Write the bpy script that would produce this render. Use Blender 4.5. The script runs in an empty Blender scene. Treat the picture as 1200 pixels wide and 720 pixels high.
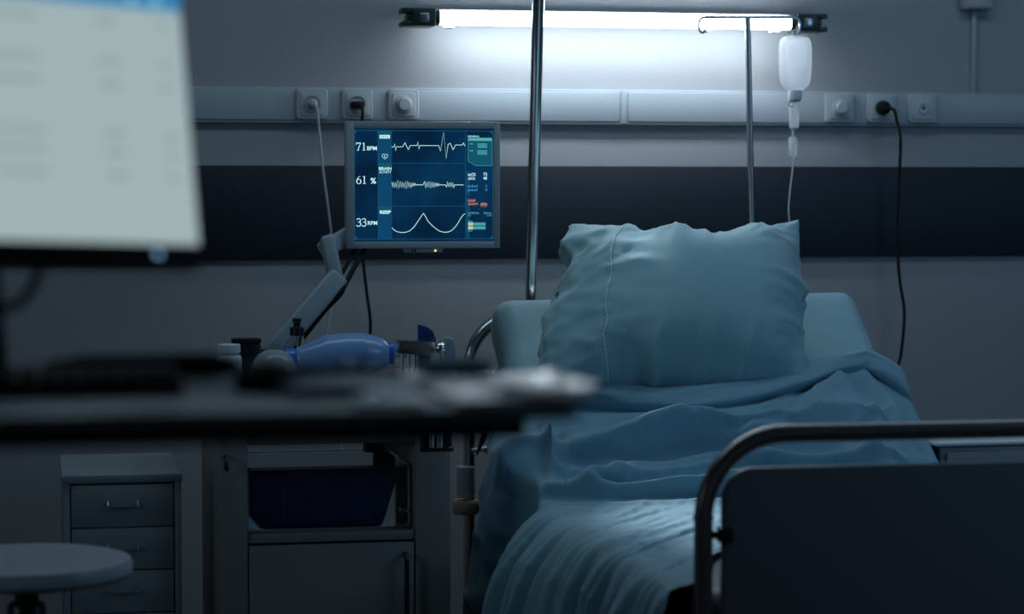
import bpy, bmesh, math, random
from math import sin, cos, pi, radians, exp, sqrt, atan2
from mathutils import Vector, Matrix, noise

# ------------------------------------------------------------------ camera
S = bpy.context.scene
COL = S.collection
cam_d = bpy.data.cameras.new('camera'); cam = bpy.data.objects.new('camera', cam_d); COL.objects.link(cam)
cam.location = (0, 0, 1.3)
cam.rotation_euler = (radians(90) - math.atan(135/2800), 0, -math.atan(560/2800))
cam_d.sensor_width = 36; cam_d.lens = 84; cam_d.clip_start = 0.05
cam_d.dof.use_dof = True; cam_d.dof.focus_distance = 5.6; cam_d.dof.aperture_fstop = 2.6
S.camera = cam

# ------------------------------------------------------------------ world, lights, exposure
w = bpy.data.worlds.new('dusk'); S.world = w; w.use_nodes = True
bg = w.node_tree.nodes['Background']
bg.inputs[0].default_value = (0.38, 0.48, 0.60, 1); bg.inputs[1].default_value = 0.05

def area(name, loc, target, sx, sy, power, col):
    d = bpy.data.lights.new(name, 'AREA'); d.shape = 'RECTANGLE'; d.size = sx; d.size_y = sy
    d.energy = power; d.color = col
    o = bpy.data.objects.new(name, d); COL.objects.link(o); o.location = loc
    o.rotation_euler = (Vector(target) - Vector(loc)).to_track_quat('-Z', 'Y').to_euler()
    return o
area('right_blue_fill', (3.9, 2.9, 2.2), (1.2, 6.2, 1.9), 1.6, 1.2, 15, (0.30, 0.60, 1.0))  # added blue fill for the wall, no window is built here
area('left_fill_light', (-2.3, 3.3, 1.5), (1.1, 5.3, 0.6), 0.8, 1.2, 0.5, (0.60, 0.90, 1.0)).data.spread = radians(40)  # added weak fill for the blanket's left flap, no doorway is built
area('overhead_fill_light', (1.2, 5.15, 2.78), (1.2, 5.1500001, 0.7), 3.6, 0.4, 11.5, (0.60, 0.84, 1.0))  # unseen soft strip overhead, added to lift the upper wall and fold tops
S.view_settings.view_transform = 'Standard'; S.view_settings.look = 'None'
S.view_settings.gamma = 1; S.view_settings.use_curve_mapping = False
S.view_settings.exposure = 0
TUBE = 30.0

# ------------------------------------------------------------------ materials
def mat(name, col, rough=.6, metal=0, bump=0, bscale=80, var=0, vscale=6, trans=0, emit=None, estr=0, ior=1.45, coat=0, sheen=0, alpha=1, spec=.5):
    m = bpy.data.materials.new(name); m.use_nodes = True
    nt = m.node_tree; p = nt.nodes['Principled BSDF']
    p.inputs['Base Color'].default_value = (*col, 1)
    p.inputs['Roughness'].default_value = rough; p.inputs['Metallic'].default_value = metal
    p.inputs['Transmission Weight'].default_value = trans; p.inputs['IOR'].default_value = ior
    p.inputs['Coat Weight'].default_value = coat; p.inputs['Sheen Weight'].default_value = sheen
    p.inputs['Specular IOR Level'].default_value = spec
    p.inputs['Alpha'].default_value = alpha
    if emit: p.inputs['Emission Color'].default_value = (*emit, 1); p.inputs['Emission Strength'].default_value = estr
    tc = nt.nodes.new('ShaderNodeTexCoord')
    if var:
        n = nt.nodes.new('ShaderNodeTexNoise'); n.inputs['Scale'].default_value = vscale; n.inputs['Detail'].default_value = 5
        mx = nt.nodes.new('ShaderNodeMix'); mx.data_type = 'RGBA'
        mx.inputs[6].default_value = (*[c*(1-var) for c in col], 1); mx.inputs[7].default_value = (*[min(1, c*(1+var)) for c in col], 1)
        nt.links.new(tc.outputs['Object'], n.inputs['Vector']); nt.links.new(n.outputs['Fac'], mx.inputs[0]); nt.links.new(mx.outputs[2], p.inputs['Base Color'])
    if bump:
        n = nt.nodes.new('ShaderNodeTexNoise'); n.inputs['Scale'].default_value = bscale; n.inputs['Detail'].default_value = 4
        b = nt.nodes.new('ShaderNodeBump'); b.inputs['Strength'].default_value = bump; b.inputs['Distance'].default_value = .003
        nt.links.new(tc.outputs['Object'], n.inputs['Vector']); nt.links.new(n.outputs['Fac'], b.inputs['Height']); nt.links.new(b.outputs[0], p.inputs['Normal'])
    return m
def emat(name, col, s):
    return mat(name, (0.01, 0.01, 0.01), .4, emit=col, estr=s)
M = dict(
    wall=mat('painted_wall', (.35, .36, .38), .8, bump=.15, bscale=120, var=.02),
    ceil=mat('ceiling_paint', (.40, .42, .44), .9),
    floor=mat('vinyl_floor', (.075, .062, .058), .4, var=.12, vscale=9),
    band=mat('navy_wall_board', (.013, .019, .030), .55, bump=.2, bscale=300),
    trunk=mat('trunking_plastic', (.36, .40, .44), .4),
    plate=mat('socket_plastic', (.42, .45, .48), .3),
    knob=mat('knob_plastic', (.42, .45, .48), .3),
    insert=mat('socket_insert', (.30, .32, .34), .4),
    black=mat('black_plastic', (.010, .011, .013), .35),
    rubber=mat('black_rubber', (.010, .010, .011), .7, spec=.25),
    darkcap=mat('lamp_end_plastic', (.02, .035, .03), .35),
    chrome=mat('chrome', (.80, .80, .80), .20, 1),
    steel=mat('brushed_steel', (.45, .47, .48), .3, 1, bump=.05, bscale=200),
    bedtube=mat('bed_tube_enamel', (.30, .27, .26), .22, .85),
    panel=mat('bed_board_laminate', (.19, .185, .19), .42, bump=.05, bscale=300),
    cab=mat('cabinet_white_enamel', (.25, .28, .30), .4),
    trol=mat('trolley_enamel', (.215, .20, .195), .4, bump=.04, bscale=200),
    stool=mat('stool_seat_vinyl', (.40, .42, .45), .35),
    grey=mat('monitor_grey_plastic', (.34, .38, .41), .4),
    arm=mat('arm_grey_enamel', (.30, .36, .40), .35),
    sheet=mat('teal_sheet', (.22, .39, .455), .75, bump=.10, bscale=500, sheen=.15),
    pillow=mat('teal_pillowcase', (.28, .46, .52), .75, bump=.10, bscale=500, sheen=.15),
    blanket=mat('teal_blanket', (.19, .35, .44), .75, bump=.10, bscale=450, sheen=.15),
    seam=mat('pale_stitching', (.75, .88, .92), .8),
    bluebag=mat('blue_silicone', (.24, .44, .76), .28, trans=.25, ior=1.4, coat=.3),
    bluecap=mat('blue_plastic', (.02, .16, .62), .3, coat=.3),
    bluedark=mat('navy_plastic', (.02, .06, .22), .3, coat=.3),
    navy=mat('navy_box_plastic', (.012, .032, .115), .35, coat=.2),
    clear=mat('clear_plastic', (.88, .93, .96), .06, trans=1, ior=1.35),
    mask=mat('clear_mask', (.40, .46, .50), .22, trans=.35, ior=1.3, coat=.3),
    white=mat('white_plastic', (.62, .66, .70), .4),
    bag=mat('translucent_infusion_bottle', (.97, .98, 1.0), .30, trans=.82, ior=1.06),
    vinyl=mat('mattress_vinyl', (.012, .022, .035), .45),
    label=mat('bottle_label', (.93, .95, .97), .5, trans=.75, ior=1.03),
    fluid=mat('saline', (.80, .90, 1.0), .05, trans=1, ior=1.12),
    paper=mat('glossy_paper', (.70, .77, .80), .34, coat=.3),
    desk=mat('desk_top_laminate', (.15, .20, .22), .36),
    desk2=mat('desk_frame_dark', (.012, .012, .015), .5),
    folder=mat('blue_folder', (.02, .06, .20), .4),
    cream=mat('cream_roller', (.60, .48, .37), .5, var=.15, vscale=40),
    red=mat('dark_red_plastic', (.16, .02, .02), .3),
    tube=mat('lamp_tube', (.9, .9, .9), .4, emit=(.79, .91, 1.0), estr=TUBE),
    liquid_soap=mat('soap_liquid', (.55, .65, .70), .05, trans=.9, ior=1.34),
)

# ------------------------------------------------------------------ helpers
def finish(bm, name, m, parent=None, smooth=True, sharp=35):
    me = bpy.data.meshes.new(name)
    bmesh.ops.remove_doubles(bm, verts=bm.verts, dist=1e-6)
    bmesh.ops.recalc_face_normals(bm, faces=bm.faces)
    if smooth:
        a = radians(sharp)
        for f in bm.faces: f.smooth = True
        for e in bm.edges:
            if len(e.link_faces) == 2 and e.calc_face_angle(0) > a: e.smooth = False
    bm.to_mesh(me); bm.free()
    me.materials.append(m)
    o = bpy.data.objects.new(name, me); COL.objects.link(o)
    if parent: o.parent = parent
    return o
def B(): return bmesh.new()
def merge(dst, src, mtx=None):
    if mtx: bmesh.ops.transform(src, matrix=mtx, verts=src.verts)
    me = bpy.data.meshes.new('tmp'); src.to_mesh(me); src.free()
    dst.from_mesh(me); bpy.data.meshes.remove(me); return dst
def box(bm, x0, x1, y0, y1, z0, z1, bev=.003, seg=2):
    t = bmesh.new(); bmesh.ops.create_cube(t, size=1)
    for v in t.verts: v.co = Vector(((x0+x1)/2+v.co.x*(x1-x0), (y0+y1)/2+v.co.y*(y1-y0), (z0+z1)/2+v.co.z*(z1-z0)))
    if bev: bmesh.ops.bevel(t, geom=list(t.edges), offset=bev, segments=seg, profile=.5, affect='EDGES')
    return merge(bm, t)
def plate(bm, cx, cz, wd, ht, y0, y1, rad=.012, bev=.003, seg=6):
    """rounded-corner slab in the xz plane between y0 (front) and y1"""
    pts = []
    for (sx, sz, a0) in ((1, 1, 0), (-1, 1, 90), (-1, -1, 180), (1, -1, 270)):
        for k in range(seg+1):
            a = radians(a0+90*k/seg)
            pts.append((cx+sx*(wd/2-rad)+rad*cos(a), cz+sz*(ht/2-rad)+rad*sin(a)))
    t = bmesh.new()
    fr = [t.verts.new((x, y0, z)) for x, z in pts]
    f = t.faces.new(fr)
    r = bmesh.ops.extrude_face_region(t, geom=[f])
    for g in r['geom']:
        if isinstance(g, bmesh.types.BMVert): g.co.y = y1
    if bev:
        es = [e for e in t.edges if abs(e.verts[0].co.y-y0) < 1e-6 and abs(e.verts[1].co.y-y0) < 1e-6]
        bmesh.ops.bevel(t, geom=es, offset=bev, segments=3, profile=.5, affect='EDGES')
    return merge(bm, t)
def fillet(pts, rad, seg=8):
    out = [Vector(pts[0])]
    for i in range(1, len(pts)-1):
        p, a, b = Vector(pts[i]), Vector(pts[i-1]), Vector(pts[i+1])
        da, db = (a-p).normalized(), (b-p).normalized()
        r_ = rad[i] if isinstance(rad, dict) and i in rad else (rad if not isinstance(rad, dict) else .02)
        d = min(r_, (a-p).length*.49, (b-p).length*.49)
        p0, p1 = p+da*d, p+db*d
        ang = da.angle(db)
        h = 4/3*math.tan((pi-ang)/4)*d*math.tan(ang/2) if ang > .01 else d*.55
        c0, c1 = p0-da*h, p1-db*h
        for k in range(seg+1):
            t = k/seg
            out.append(p0*(1-t)**3+c0*3*t*(1-t)**2+c1*3*t*t*(1-t)+p1*t**3)
    out.append(Vector(pts[-1])); return out
def curve(pts, n=8):
    """Catmull-Rom through the points"""
    P = [Vector(p) for p in pts]; P = [P[0]*2-P[1]]+P+[P[-1]*2-P[-2]]
    out = []
    for i in range(1, len(P)-2):
        for k in range(n):
            t = k/n
            out.append(.5*((2*P[i])+(P[i+1]-P[i-1])*t+(2*P[i-1]-5*P[i]+4*P[i+1]-P[i+2])*t*t+(3*P[i]-P[i-1]-3*P[i+1]+P[i+2])*t**3))
    out.append(P[-2]); return out
def tube(bm, pts, r, n=12, caps=True):
    P = [Vector(p) for p in pts]
    Q = [P[0]]
    for p in P[1:]:
        if (p-Q[-1]).length > 1e-6: Q.append(p)
    P = Q
    T = [(P[min(i+1, len(P)-1)]-P[max(i-1, 0)]).normalized() for i in range(len(P))]
    ref = Vector((0, 0, 1)) if abs(T[0].z) < .9 else Vector((1, 0, 0))
    N = (ref-T[0]*ref.dot(T[0])).normalized(); rings = []
    for i, p in enumerate(P):
        if i: N = (N-T[i]*N.dot(T[i])).normalized()
        b = T[i].cross(N)
        rr = r(i/(len(P)-1)) if callable(r) else r
        rings.append([bm.verts.new(p+(N*cos(2*pi*k/n)+b*sin(2*pi*k/n))*rr) for k in range(n)])
    for a, b in zip(rings, rings[1:]):
        for k in range(n): bm.faces.new((a[k], a[(k+1) % n], b[(k+1) % n], b[k]))
    if caps: bm.faces.new(rings[0][::-1]); bm.faces.new(rings[-1])
    return bm
def lathe(bm, prof, origin=(0, 0, 0), axis=(0, 0, 1), n=32, sx=1, sy=1):
    """prof = [(radius, height)...] turned about axis through origin"""
    t = bmesh.new(); rings = []
    for r_, h in prof:
        if r_ < 1e-6: rings.append([t.verts.new((0, 0, h))])
        else: rings.append([t.verts.new((r_*sx*cos(2*pi*k/n), r_*sy*sin(2*pi*k/n), h)) for k in range(n)])
    for a, b in zip(rings, rings[1:]):
        if len(a) == 1 and len(b) == 1: continue
        for k in range(n):
            if len(a) == 1: t.faces.new((a[0], b[(k+1) % n], b[k]))
            elif len(b) == 1: t.faces.new((a[k], a[(k+1) % n], b[0]))
            else: t.faces.new((a[k], a[(k+1) % n], b[(k+1) % n], b[k]))
    if len(rings[0]) > 1: t.faces.new(rings[0][::-1])
    if len(rings[-1]) > 1: t.faces.new(rings[-1])
    q = Vector(axis).to_track_quat('Z', 'Y').to_matrix().to_4x4()
    return merge(bm, t, Matrix.Translation(origin) @ q)
def prism(bm, pts, y0, y1, bev=.002):
    """polygon in xz extruded from y0 to y1"""
    t = bmesh.new(); f = t.faces.new([t.verts.new((x, y0, z)) for x, z in pts])
    r = bmesh.ops.extrude_face_region(t, geom=[f])
    for g in r['geom']:
        if isinstance(g, bmesh.types.BMVert): g.co.y = y1
    if bev: bmesh.ops.bevel(t, geom=list(t.edges), offset=bev, segments=2, profile=.5, affect='EDGES')
    return merge(bm, t)
def tag(o, label, cat, group=None):
    o['label'] = label; o['category'] = cat
    if group: o['group'] = group
    return o
def thing(name, loc, label, cat, group=None):
    o = bpy.data.objects.new(name, None); COL.objects.link(o); o.location = loc; o.empty_display_size = .1
    return tag(o, label, cat, group)
def part(name, bm, m, root, **k):
    """a part drawn in world coordinates, re-based to its root"""
    inv = Matrix.Translation(-Vector(abs_loc(root)))
    bmesh.ops.transform(bm, matrix=inv, verts=bm.verts)
    return finish(bm, name, m, root, **k)
def abs_loc(o):
    v = Vector((0, 0, 0))
    while o: v += o.location; o = o.parent
    return v
def single(name, bm, m, label, cat, group=None, **k): return tag(finish(bm, name, m, **k), label, cat, group)
def struct(name, bm, m, parent=None, **k):
    o = finish(bm, name, m, parent, **k)
    if not parent: o['kind'] = 'structure'
    return o

# ------------------------------------------------------------------ the room
YW = 6.27
struct('wall_back', box(B(), -2.4, 4.2, YW, YW+.15, 0, 2.8, 0), M['wall'])
struct('wall_left', box(B(), -2.55, -2.4, -1.5, YW+.15, 0, 2.8, 0), M['wall'])
struct('wall_right', box(B(), 4.2, 4.35, -1.5, YW+.15, 0, 2.8, 0), M['wall'])
struct('floor', box(B(), -2.55, 4.35, -1.5, YW+.15, -.1, 0, 0), M['floor'])
struct('ceiling', box(B(), -2.55, 4.35, -1.5, YW+.15, 2.8, 2.9, 0), M['ceil'])
struct('baseboard_back', box(B(), -2.4, 4.2, YW-.014, YW, 0, .09, .003), M['trunk'])
struct('trim_1', box(B(), -2.4, 4.2, YW-.012, YW, 1.122, 1.369, .002), M['band'])
# surface trunking: a body, a snap-on lid in lengths, with a joint cover
tr = struct('trim_2', box(B(), -2.4, 4.2, YW-.019, YW, 1.480, 1.574, .004), M['trunk'])
for a, b in ((-2.39, 1.545), (1.567, 4.19)):
    finish(box(B(), a, b, YW-.0225, YW-.018, 1.488, 1.567, .002), 'trunking_lid', M['trunk'], tr)
finish(box(B(), 1.547, 1.565, YW-.0245, YW-.018, 1.482, 1.5725, .002), 'joint_cover', M['trunk'], tr)
cond = struct('trim_3', box(B(), 2.549, 2.563, YW-.012, YW, 1.5745, 1.80, .002), M['trunk'])
t = thing('junction_box', (2.556, YW, 1.84), 'small white junction box on the wall above the thin vertical conduit', 'junction box')
part('box_body', box(B(), 2.515, 2.60, YW-.035, YW, 1.803, 1.88, .004), M['plate'], t)
part('box_lid', box(B(), 2.519, 2.596, YW-.040, YW-.034, 1.807, 1.876, .003), M['plate'], t)

# ------------------------------------------------------------------ lamp on the wall
ZL = 1.7515; YL = YW-.13
t = thing('tube_lamp', (1.54, YW, ZL), 'long white fluorescent tube lamp glowing on the wall above the bed', 'lamp')
part('backing_rail', box(B(), .96, 2.06, YL+.030, YL+.060, ZL-.004, ZL+.024, .003), M['trunk'], t)
for x in (1.06, 1.93): part('wall_bracket', box(B(), x-.012, x+.012, YL+.058, YW, ZL-.002, ZL+.018, .003), M['trunk'], t)
part('tube', tube(B(), [(1.016, YL, ZL), (2.004, YL, ZL)], .0185, 20), M['tube'], t)
for sx, xe in ((-1, 1.024), (1, 1.996)):
    bm = B(); x2 = xe+sx*.062
    box(bm, min(xe, x2), max(xe, x2), YL-.026, YL+.062, ZL-.024, ZL+.024, .005)
    for dz in (-.017, .017):
        x3 = xe+sx*.088; box(bm, min(x2-.004*sx, x3), max(x2-.004*sx, x3), YL-.02, YL+.05, ZL+dz-.007, ZL+dz+.007, .003)
    x3 = xe+sx*.074; box(bm, min(x2-.004*sx, x3), max(x2-.004*sx, x3), YL-.015, YL+.04, ZL-.008, ZL+.008, .003)
    lathe(bm, [(.0205, 0), (.0205, .012), (.0195, .014)], (xe-sx*.012, YL, ZL), (sx, 0, 0), 20)
    e = part('end_cap', bm, M['darkcap'], t)
    part('latch', box(B(), (xe+x2)/2-.012, (xe+x2)/2+.012, YL-.029, YL-.024, ZL-.014, ZL+.010, .002), M['steel'], e)
for xc in (1.063, 1.754, 1.946):
    bm = B();     box(bm, xc-.012, xc+.012, YL+.0, YL+.03, ZL-.027, ZL-.017, .003)
    box(bm, xc-.010, xc+.010, YL+.015, YL+.034, ZL-.006, ZL+.006, .002)
    part('tube_clip', bm, M['white'], t)

t = thing('added_spot_lamp', (1.35, YW, 2.02), 'small grey spot lamp added above the view to brighten the blanket', 'lamp')  # out-of-view fixture added to carry the spot for the bright blanket patch
part('wall_mount', box(B(), 1.31, 1.39, YW-.03, YW, 1.98, 2.06, .005), M['grey'], t)
part('arm_tube', tube(B(), curve([(1.35, YW-.03, 2.02), (1.35, YW-.09, 2.035), (1.35, YW-.135, 2.02)], 6), .006, 10), M['grey'], t)
part('lamp_shade', lathe(B(), [(.018, -.03), (.035, -.02), (.05, .035), (.048, .035), (.033, -.016), (.0, -.02)], (1.35, YW-.14, 1.99), (0, -1.15, -1.05), 28), M['grey'], t)
d_ = bpy.data.lights.new('added_spot_beam', 'SPOT'); d_.energy = 130; d_.spot_size = radians(22); d_.spot_blend = .9; d_.shadow_soft_size = .03; d_.color = (.85, .95, 1)  # added spot that makes the bright patch on the flat of the blanket
o_ = bpy.data.objects.new('added_spot_beam', d_); COL.objects.link(o_); o_.parent = t
o_.location = Vector((1.35, YW-.165, 1.965))-Vector((1.35, YW, 2.02)); o_.rotation_euler = (Vector((1.46, 4.74, .6))-Vector((1.35, YW-.165, 1.965))).to_track_quat('-Z', 'Y').to_euler()
# ------------------------------------------------------------------ sockets
def face_disc(bm, x, z, r, y0, y1, bev=.002): return lathe(bm, [(r, 0), (r, y1-y0-bev), (r-bev, y1-y0)], (x, y1, z), (0, -1, 0), 32)
YS = YW-.022
def wall_plate(x, label, kind, z=1.5295, name='socket', cat='socket'):
    t = thing(name, (x, YS, z), label, cat, {'socket': 'wall sockets on the trunking', 'dimmer': 'dimmer plates on the trunking'}.get(cat))
    bm = plate(B(), x, z, .083, .081, YS-.010, YS, .010, .004)
    part('cover_plate', bm, M['plate'], t)
    part('raised_frame', plate(B(), x, z, .062, .062, YS-.0125, YS-.009, .008, .0015), M['plate'], t)
    if kind == 'knob':
        part('base_ring', face_disc(B(), x, z, .024, YS-.016, YS-.012), M['plate'], t)
        part('knob', face_disc(B(), x, z, .0185, YS-.034, YS-.015, .004), M['knob'], t)
    elif kind == 'socket':
        bm = lathe(B(), [(.0225, 0), (.0225, .004), (.0195, .004), (.0185, .0008), (.0, .0008)], (x, YS-.0115, z), (0, -1, 0), 32)
        part('round_insert', bm, M['insert'], t)
    elif kind == 'tv':
        bm = lathe(B(), [(.0165, 0), (.0165, .002), (.0145, .0035), (.0095, .0022), (0, .0022)], (x, YS-.0122, z), (0, -1, 0), 32)
        part('outlet_ring', bm, M['plate'], t)
        part('pin_hole', face_disc(B(), x, z, .0042, YS-.0150, YS-.0125, .0005), M['rubber'], t)
    return t
wall_plate(.715, 'square white wall socket with the pale plug, leftmost on the trunking', 'socket')
wall_plate(.8345, 'square white wall socket with a black plug, just above the vital signs display', 'socket')
wall_plate(.957, 'white dimmer plate with round knob left of the tall chrome pole', 'knob', name='dimmer_plate', cat='dimmer')
wall_plate(2.161, 'white dimmer plate with round knob just right of the drip bottle', 'knob', name='dimmer_plate', cat='dimmer')
wall_plate(2.281, 'square white wall socket with round black plug, right of the bed', 'socket')
wall_plate(2.400, 'white aerial outlet with tiny centre hole, rightmost on the trunking', 'tv', name='aerial_outlet', cat='outlet')

def plug_cable(name, px, pz, pts, r, m, label, plugr=.0185, plugl=.03, flat=False):
    t = thing(name, (px, YS, pz), label, 'cable', 'black cables on the wall' if name == 'black_cable' else None)
    bm = B()
    if flat: box(bm, px-.019, px+.014, YS-.012-plugl, YS-.011, pz-.009, pz+.009, .004)
    else: lathe(bm, [(plugr, 0), (plugr, plugl*.5), (plugr*.8, plugl*.85), (plugr*.45, plugl)], (px, YS-.011, pz), (0, -1, 0), 28)
    part('plug', bm, m, t)
    part('cord', tube(B(), curve(pts, 10), r, 8), m, t)
    return t
plug_cable('white_cable', .716, 1.5295, [(.716, 6.21, 1.528), (.722, 6.19, 1.515), (.727, 6.19, 1.47), (.737, 6.18, 1.35), (.755, 6.19, 1.22), (.764, 6.2, 1.12), (.757, 6.2, 1.0), (.742, 6.2, .90), (.735, 6.2, .80), (.76, 6.2, .72), (.82, 6.18, .45), (.83, 6.18, .2), (.86, 6.15, .006), (1.0, 6.1, .006)], .0035, M['knob'],
           'pale grey cable hanging from the leftmost wall socket behind the arm', .013, .022)
plug_cable('black_cable', .8345, 1.5275, [(.838, 6.21, 1.527), (.842, 6.19, 1.51), (.840, 6.19, 1.47), (.841, 6.18, 1.36), (.846, 6.19, 1.2), (.843, 6.2, 1.13), (.852, 6.2, 1.04), (.862, 6.2, .95), (.852, 6.2, .86), (.845, 6.2, .70), (.85, 6.2, .5), (.85, 6.15, .25), (.88, 6.1, .007), (1.05, 6.0, .007)], .0042, M['rubber'],
           'black cable running from the socket above the display down the wall', .016, .028, True)
plug_cable('black_cable', 2.281, 1.5295, [(2.283, 6.205, 1.531), (2.296, 6.185, 1.522), (2.307, 6.19, 1.49), (2.312, 6.175, 1.44), (2.313, 6.19, 1.30), (2.313, 6.2, 1.18), (2.322, 6.2, 1.06), (2.336, 6.2, .97), (2.328, 6.2, .86), (2.31, 6.2, .78), (2.30, 6.2, .6), (2.31, 6.18, .3), (2.30, 6.1, .008), (2.2, 5.9, .008)], .0045, M['rubber'],
           'black cable with round plug hanging down the wall right of the bed', .0195, .034)

# ------------------------------------------------------------------ vital signs display
YD = 5.60
def dx(px): return .721+(px-405.)*(1.0888-.721)/180.
def dz(py): return 1.4663-(py-142.)*(1.4663-1.1663)/149.
t = thing('vital_signs_display', (.905, YD+.05, 1.316), 'flat grey monitor with blue heartbeat and brain activity traces on an arm', 'monitor')
bm = B(); x0, x1, z0, z1 = dx(405), dx(585), dz(291), dz(142)
a0, a1, b0, b1 = dx(413.5), dx(578.5), dz(283.5), dz(150)
for q in ((x0, a0+.001, z0, z1), (a1-.001, x1, z0, z1), (a0, a1, b1-.001, z1), (a0, a1, z0, b0+.001)):
    box(bm, q[0], q[1], YD-.012, YD+.03, q[2], q[3], .002)
bez = part('bezel', bm, M['grey'], t)
bm = plate(B(), .905, 1.316, .33, .26, YD+.055, YD+.02, .02, .004); box(bm, x0+.004, x1-.004, YD+.004, YD+.035, z0+.004, z1-.004, .004)
part('rear_shell', bm, M['grey'], t)
part('control_strip', prism(B(), [(dx(471), dz(291)), (dx(519), dz(291)), (dx(517), dz(295.8)), (dx(473), dz(295.8))], YD-.006, YD+.008, .0012), M['grey'], t)
for px in (482, 485.5): part('button', box(B(), dx(px)-.002, dx(px)+.002, YD-.008, YD-.004, dz(295), dz(292.2), .0006), M['black'], t)
part('power_light', lathe(B(), [(.0022, 0), (.0018, .0015), (0, .0018)], (dx(509), YD-.006, dz(293.8)), (0, -1, 0), 12), emat('amber_light', (1, .75, .2), 3), t)
scr_m = bpy.data.materials.new('screen_ground'); scr_m.use_nodes = True
nt = scr_m.node_tree; p = nt.nodes['Principled BSDF']; p.inputs['Base Color'].default_value = (.005, .008, .012, 1); p.inputs['Roughness'].default_value = .3
nz = nt.nodes.new('ShaderNodeTexNoise'); nz.inputs['Scale'].default_value = 9; tcn = nt.nodes.new('ShaderNodeTexCoord')
rp = nt.nodes.new('ShaderNodeValToRGB'); rp.color_ramp.elements[0].color = (.0008, .012, .040, 1); rp.color_ramp.elements[1].color = (.0015, .045, .125, 1)
rp.color_ramp.elements[0].position = .3; rp.color_ramp.elements[1].position = .75
nt.links.new(tcn.outputs['Object'], nz.inputs['Vector']); nt.links.new(nz.outputs['Fac'], rp.inputs[0]); nt.links.new(rp.outputs[0], p.inputs['Emission Color']); p.inputs['Emission Strength'].default_value = .8
screen = part('screen', box(B(), a0-.0005, a1+.0005, YD-.002, YD+.01, b0-.0005, b1+.0005, 0), scr_m, t)
def milky(name, col, clear):
    m = mat(name, col, .35); nt = m.node_tree; out = nt.nodes['Material Output']
    tr_ = nt.nodes.new('ShaderNodeBsdfTransparent'); tl = nt.nodes.new('ShaderNodeBsdfTranslucent'); tl.inputs[0].default_value = (*col, 1)
    a_ = nt.nodes.new('ShaderNodeMixShader'); b_ = nt.nodes.new('ShaderNodeMixShader'); a_.inputs[0].default_value = .5; b_.inputs[0].default_value = clear
    nt.links.new(nt.nodes['Principled BSDF'].outputs[0], a_.inputs[1]); nt.links.new(tl.outputs[0], a_.inputs[2])
    nt.links.new(a_.outputs[0], b_.inputs[1]); nt.links.new(tr_.outputs[0], b_.inputs[2]); nt.links.new(b_.outputs[0], out.inputs[0]); return m
M['bag'] = milky('translucent_infusion_bottle', (.95, .97, 1.0), .62)
M['label'] = milky('bottle_label', (.86, .89, .92), .55)
M['fluid'] = milky('saline', (.70, .84, .95), .86)
G = dict(line=emat('grid_line', (.02, .20, .36), .5), tile=emat('tile_blue', (.004, .075, .19), .75), teal=emat('tile_teal', (.006, .115, .175), .75), teal2=emat('tile_pale_teal', (.10, .55, .60), .75),
         glyph=emat('glyph_white', (.55, .93, .93), 1.0), wave=emat('wave_white', (.55, .93, .90), .95), blue=emat('glyph_blue', (.07, .42, .80), .8),
         red=emat('glyph_red', (.85, .20, .13), .85), dim=emat('glyph_dim', (.06, .38, .48), .9), cream=emat('glyph_cream', (.75, .80, .50), .85), dark=emat('glyph_dark', (.02, .16, .24), .6))
LAY = [0]
def quad(bm, ax, az, bx, bz, y=None):
    y = y if y is not None else YD-.0024-LAY[0]*.0001
    bm.faces.new([bm.verts.new((X, y, Z)) for X, Z in ((ax, az), (bx, az), (bx, bz), (ax, bz))]); return bm
def prect(bm, x0, y0, x1, y1): return quad(bm, dx(x0), dz(y1), dx(x1), dz(y0))
def ribbon(bm, pts, wd=1.1, closed=False):
    """flat pen line through display pixels"""
    P = [Vector((dx(x), 0, dz(y))) for x, y in pts]
    n = len(P); L, R = [], []
    y = YD-.0024-LAY[0]*.0001
    for i in range(n):
        a = P[(i-1) % n] if (closed or i) else P[i]; b = P[(i+1) % n] if (closed or i < n-1) else P[i]
        d0 = (P[i]-a).normalized() if (P[i]-a).length else (b-P[i]).normalized(); d1 = (b-P[i]).normalized() if (b-P[i]).length else d0
        tt = (d0+d1); tt = tt.normalized() if tt.length > .2 else d0
        nn = Vector((-tt.z, 0, tt.x)); k = 1/max(.45, nn.dot(Vector((-d0.z, 0, d0.x)))) if (tt.length) else 1
        w_ = (wd[i] if isinstance(wd, (list, tuple)) else wd)*.00102*k
        o = nn*w_; L.append(bm.verts.new((P[i].x+o.x, y, P[i].z+o.z))); R.append(bm.verts.new((P[i].x-o.x, y, P[i].z-o.z)))
    for i in range(n if closed else n-1):
        j = (i+1) % n; bm.faces.new((L[i], L[j], R[j], R[i]))
    return bm
def spart(name, bm, m): return part(name, bm, m, screen, smooth=False)
def letters(rows, m):
    for a in rows: spart('lettering', text_bm(B(), *a), m)
def text_bm(bm, s, px, py, hpx, wpx=None, bold=0, tgt=None):
    """built-in font laid on the display; (px,py) = left of the baseline"""
    c = bpy.data.curves.new('t', 'FONT'); c.body = s; c.size = 1; c.offset = bold
    o = bpy.data.objects.new('t', c); COL.objects.link(o); dg = bpy.context.evaluated_depsgraph_get()
    me = bpy.data.meshes.new_from_object(o.evaluated_get(dg)); xs = [v.co.x for v in me.vertices]; ys = [v.co.y for v in me.vertices]
    mx, nx, my = max(xs), min(xs), max(max(ys), .4)
    sc = hpx/my; wx = (wpx/(mx-nx)) if wpx else sc
    y = YD-.0024-LAY[0]*.0001
    for v in me.vertices: v.co = Vector((dx(px+(v.co.x-nx)*wx), y, dz(py-v.co.y*sc)))
    bm.from_mesh(me); bpy.data.meshes.remove(me); bpy.data.objects.remove(o); bpy.data.curves.remove(c); return bm
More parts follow.
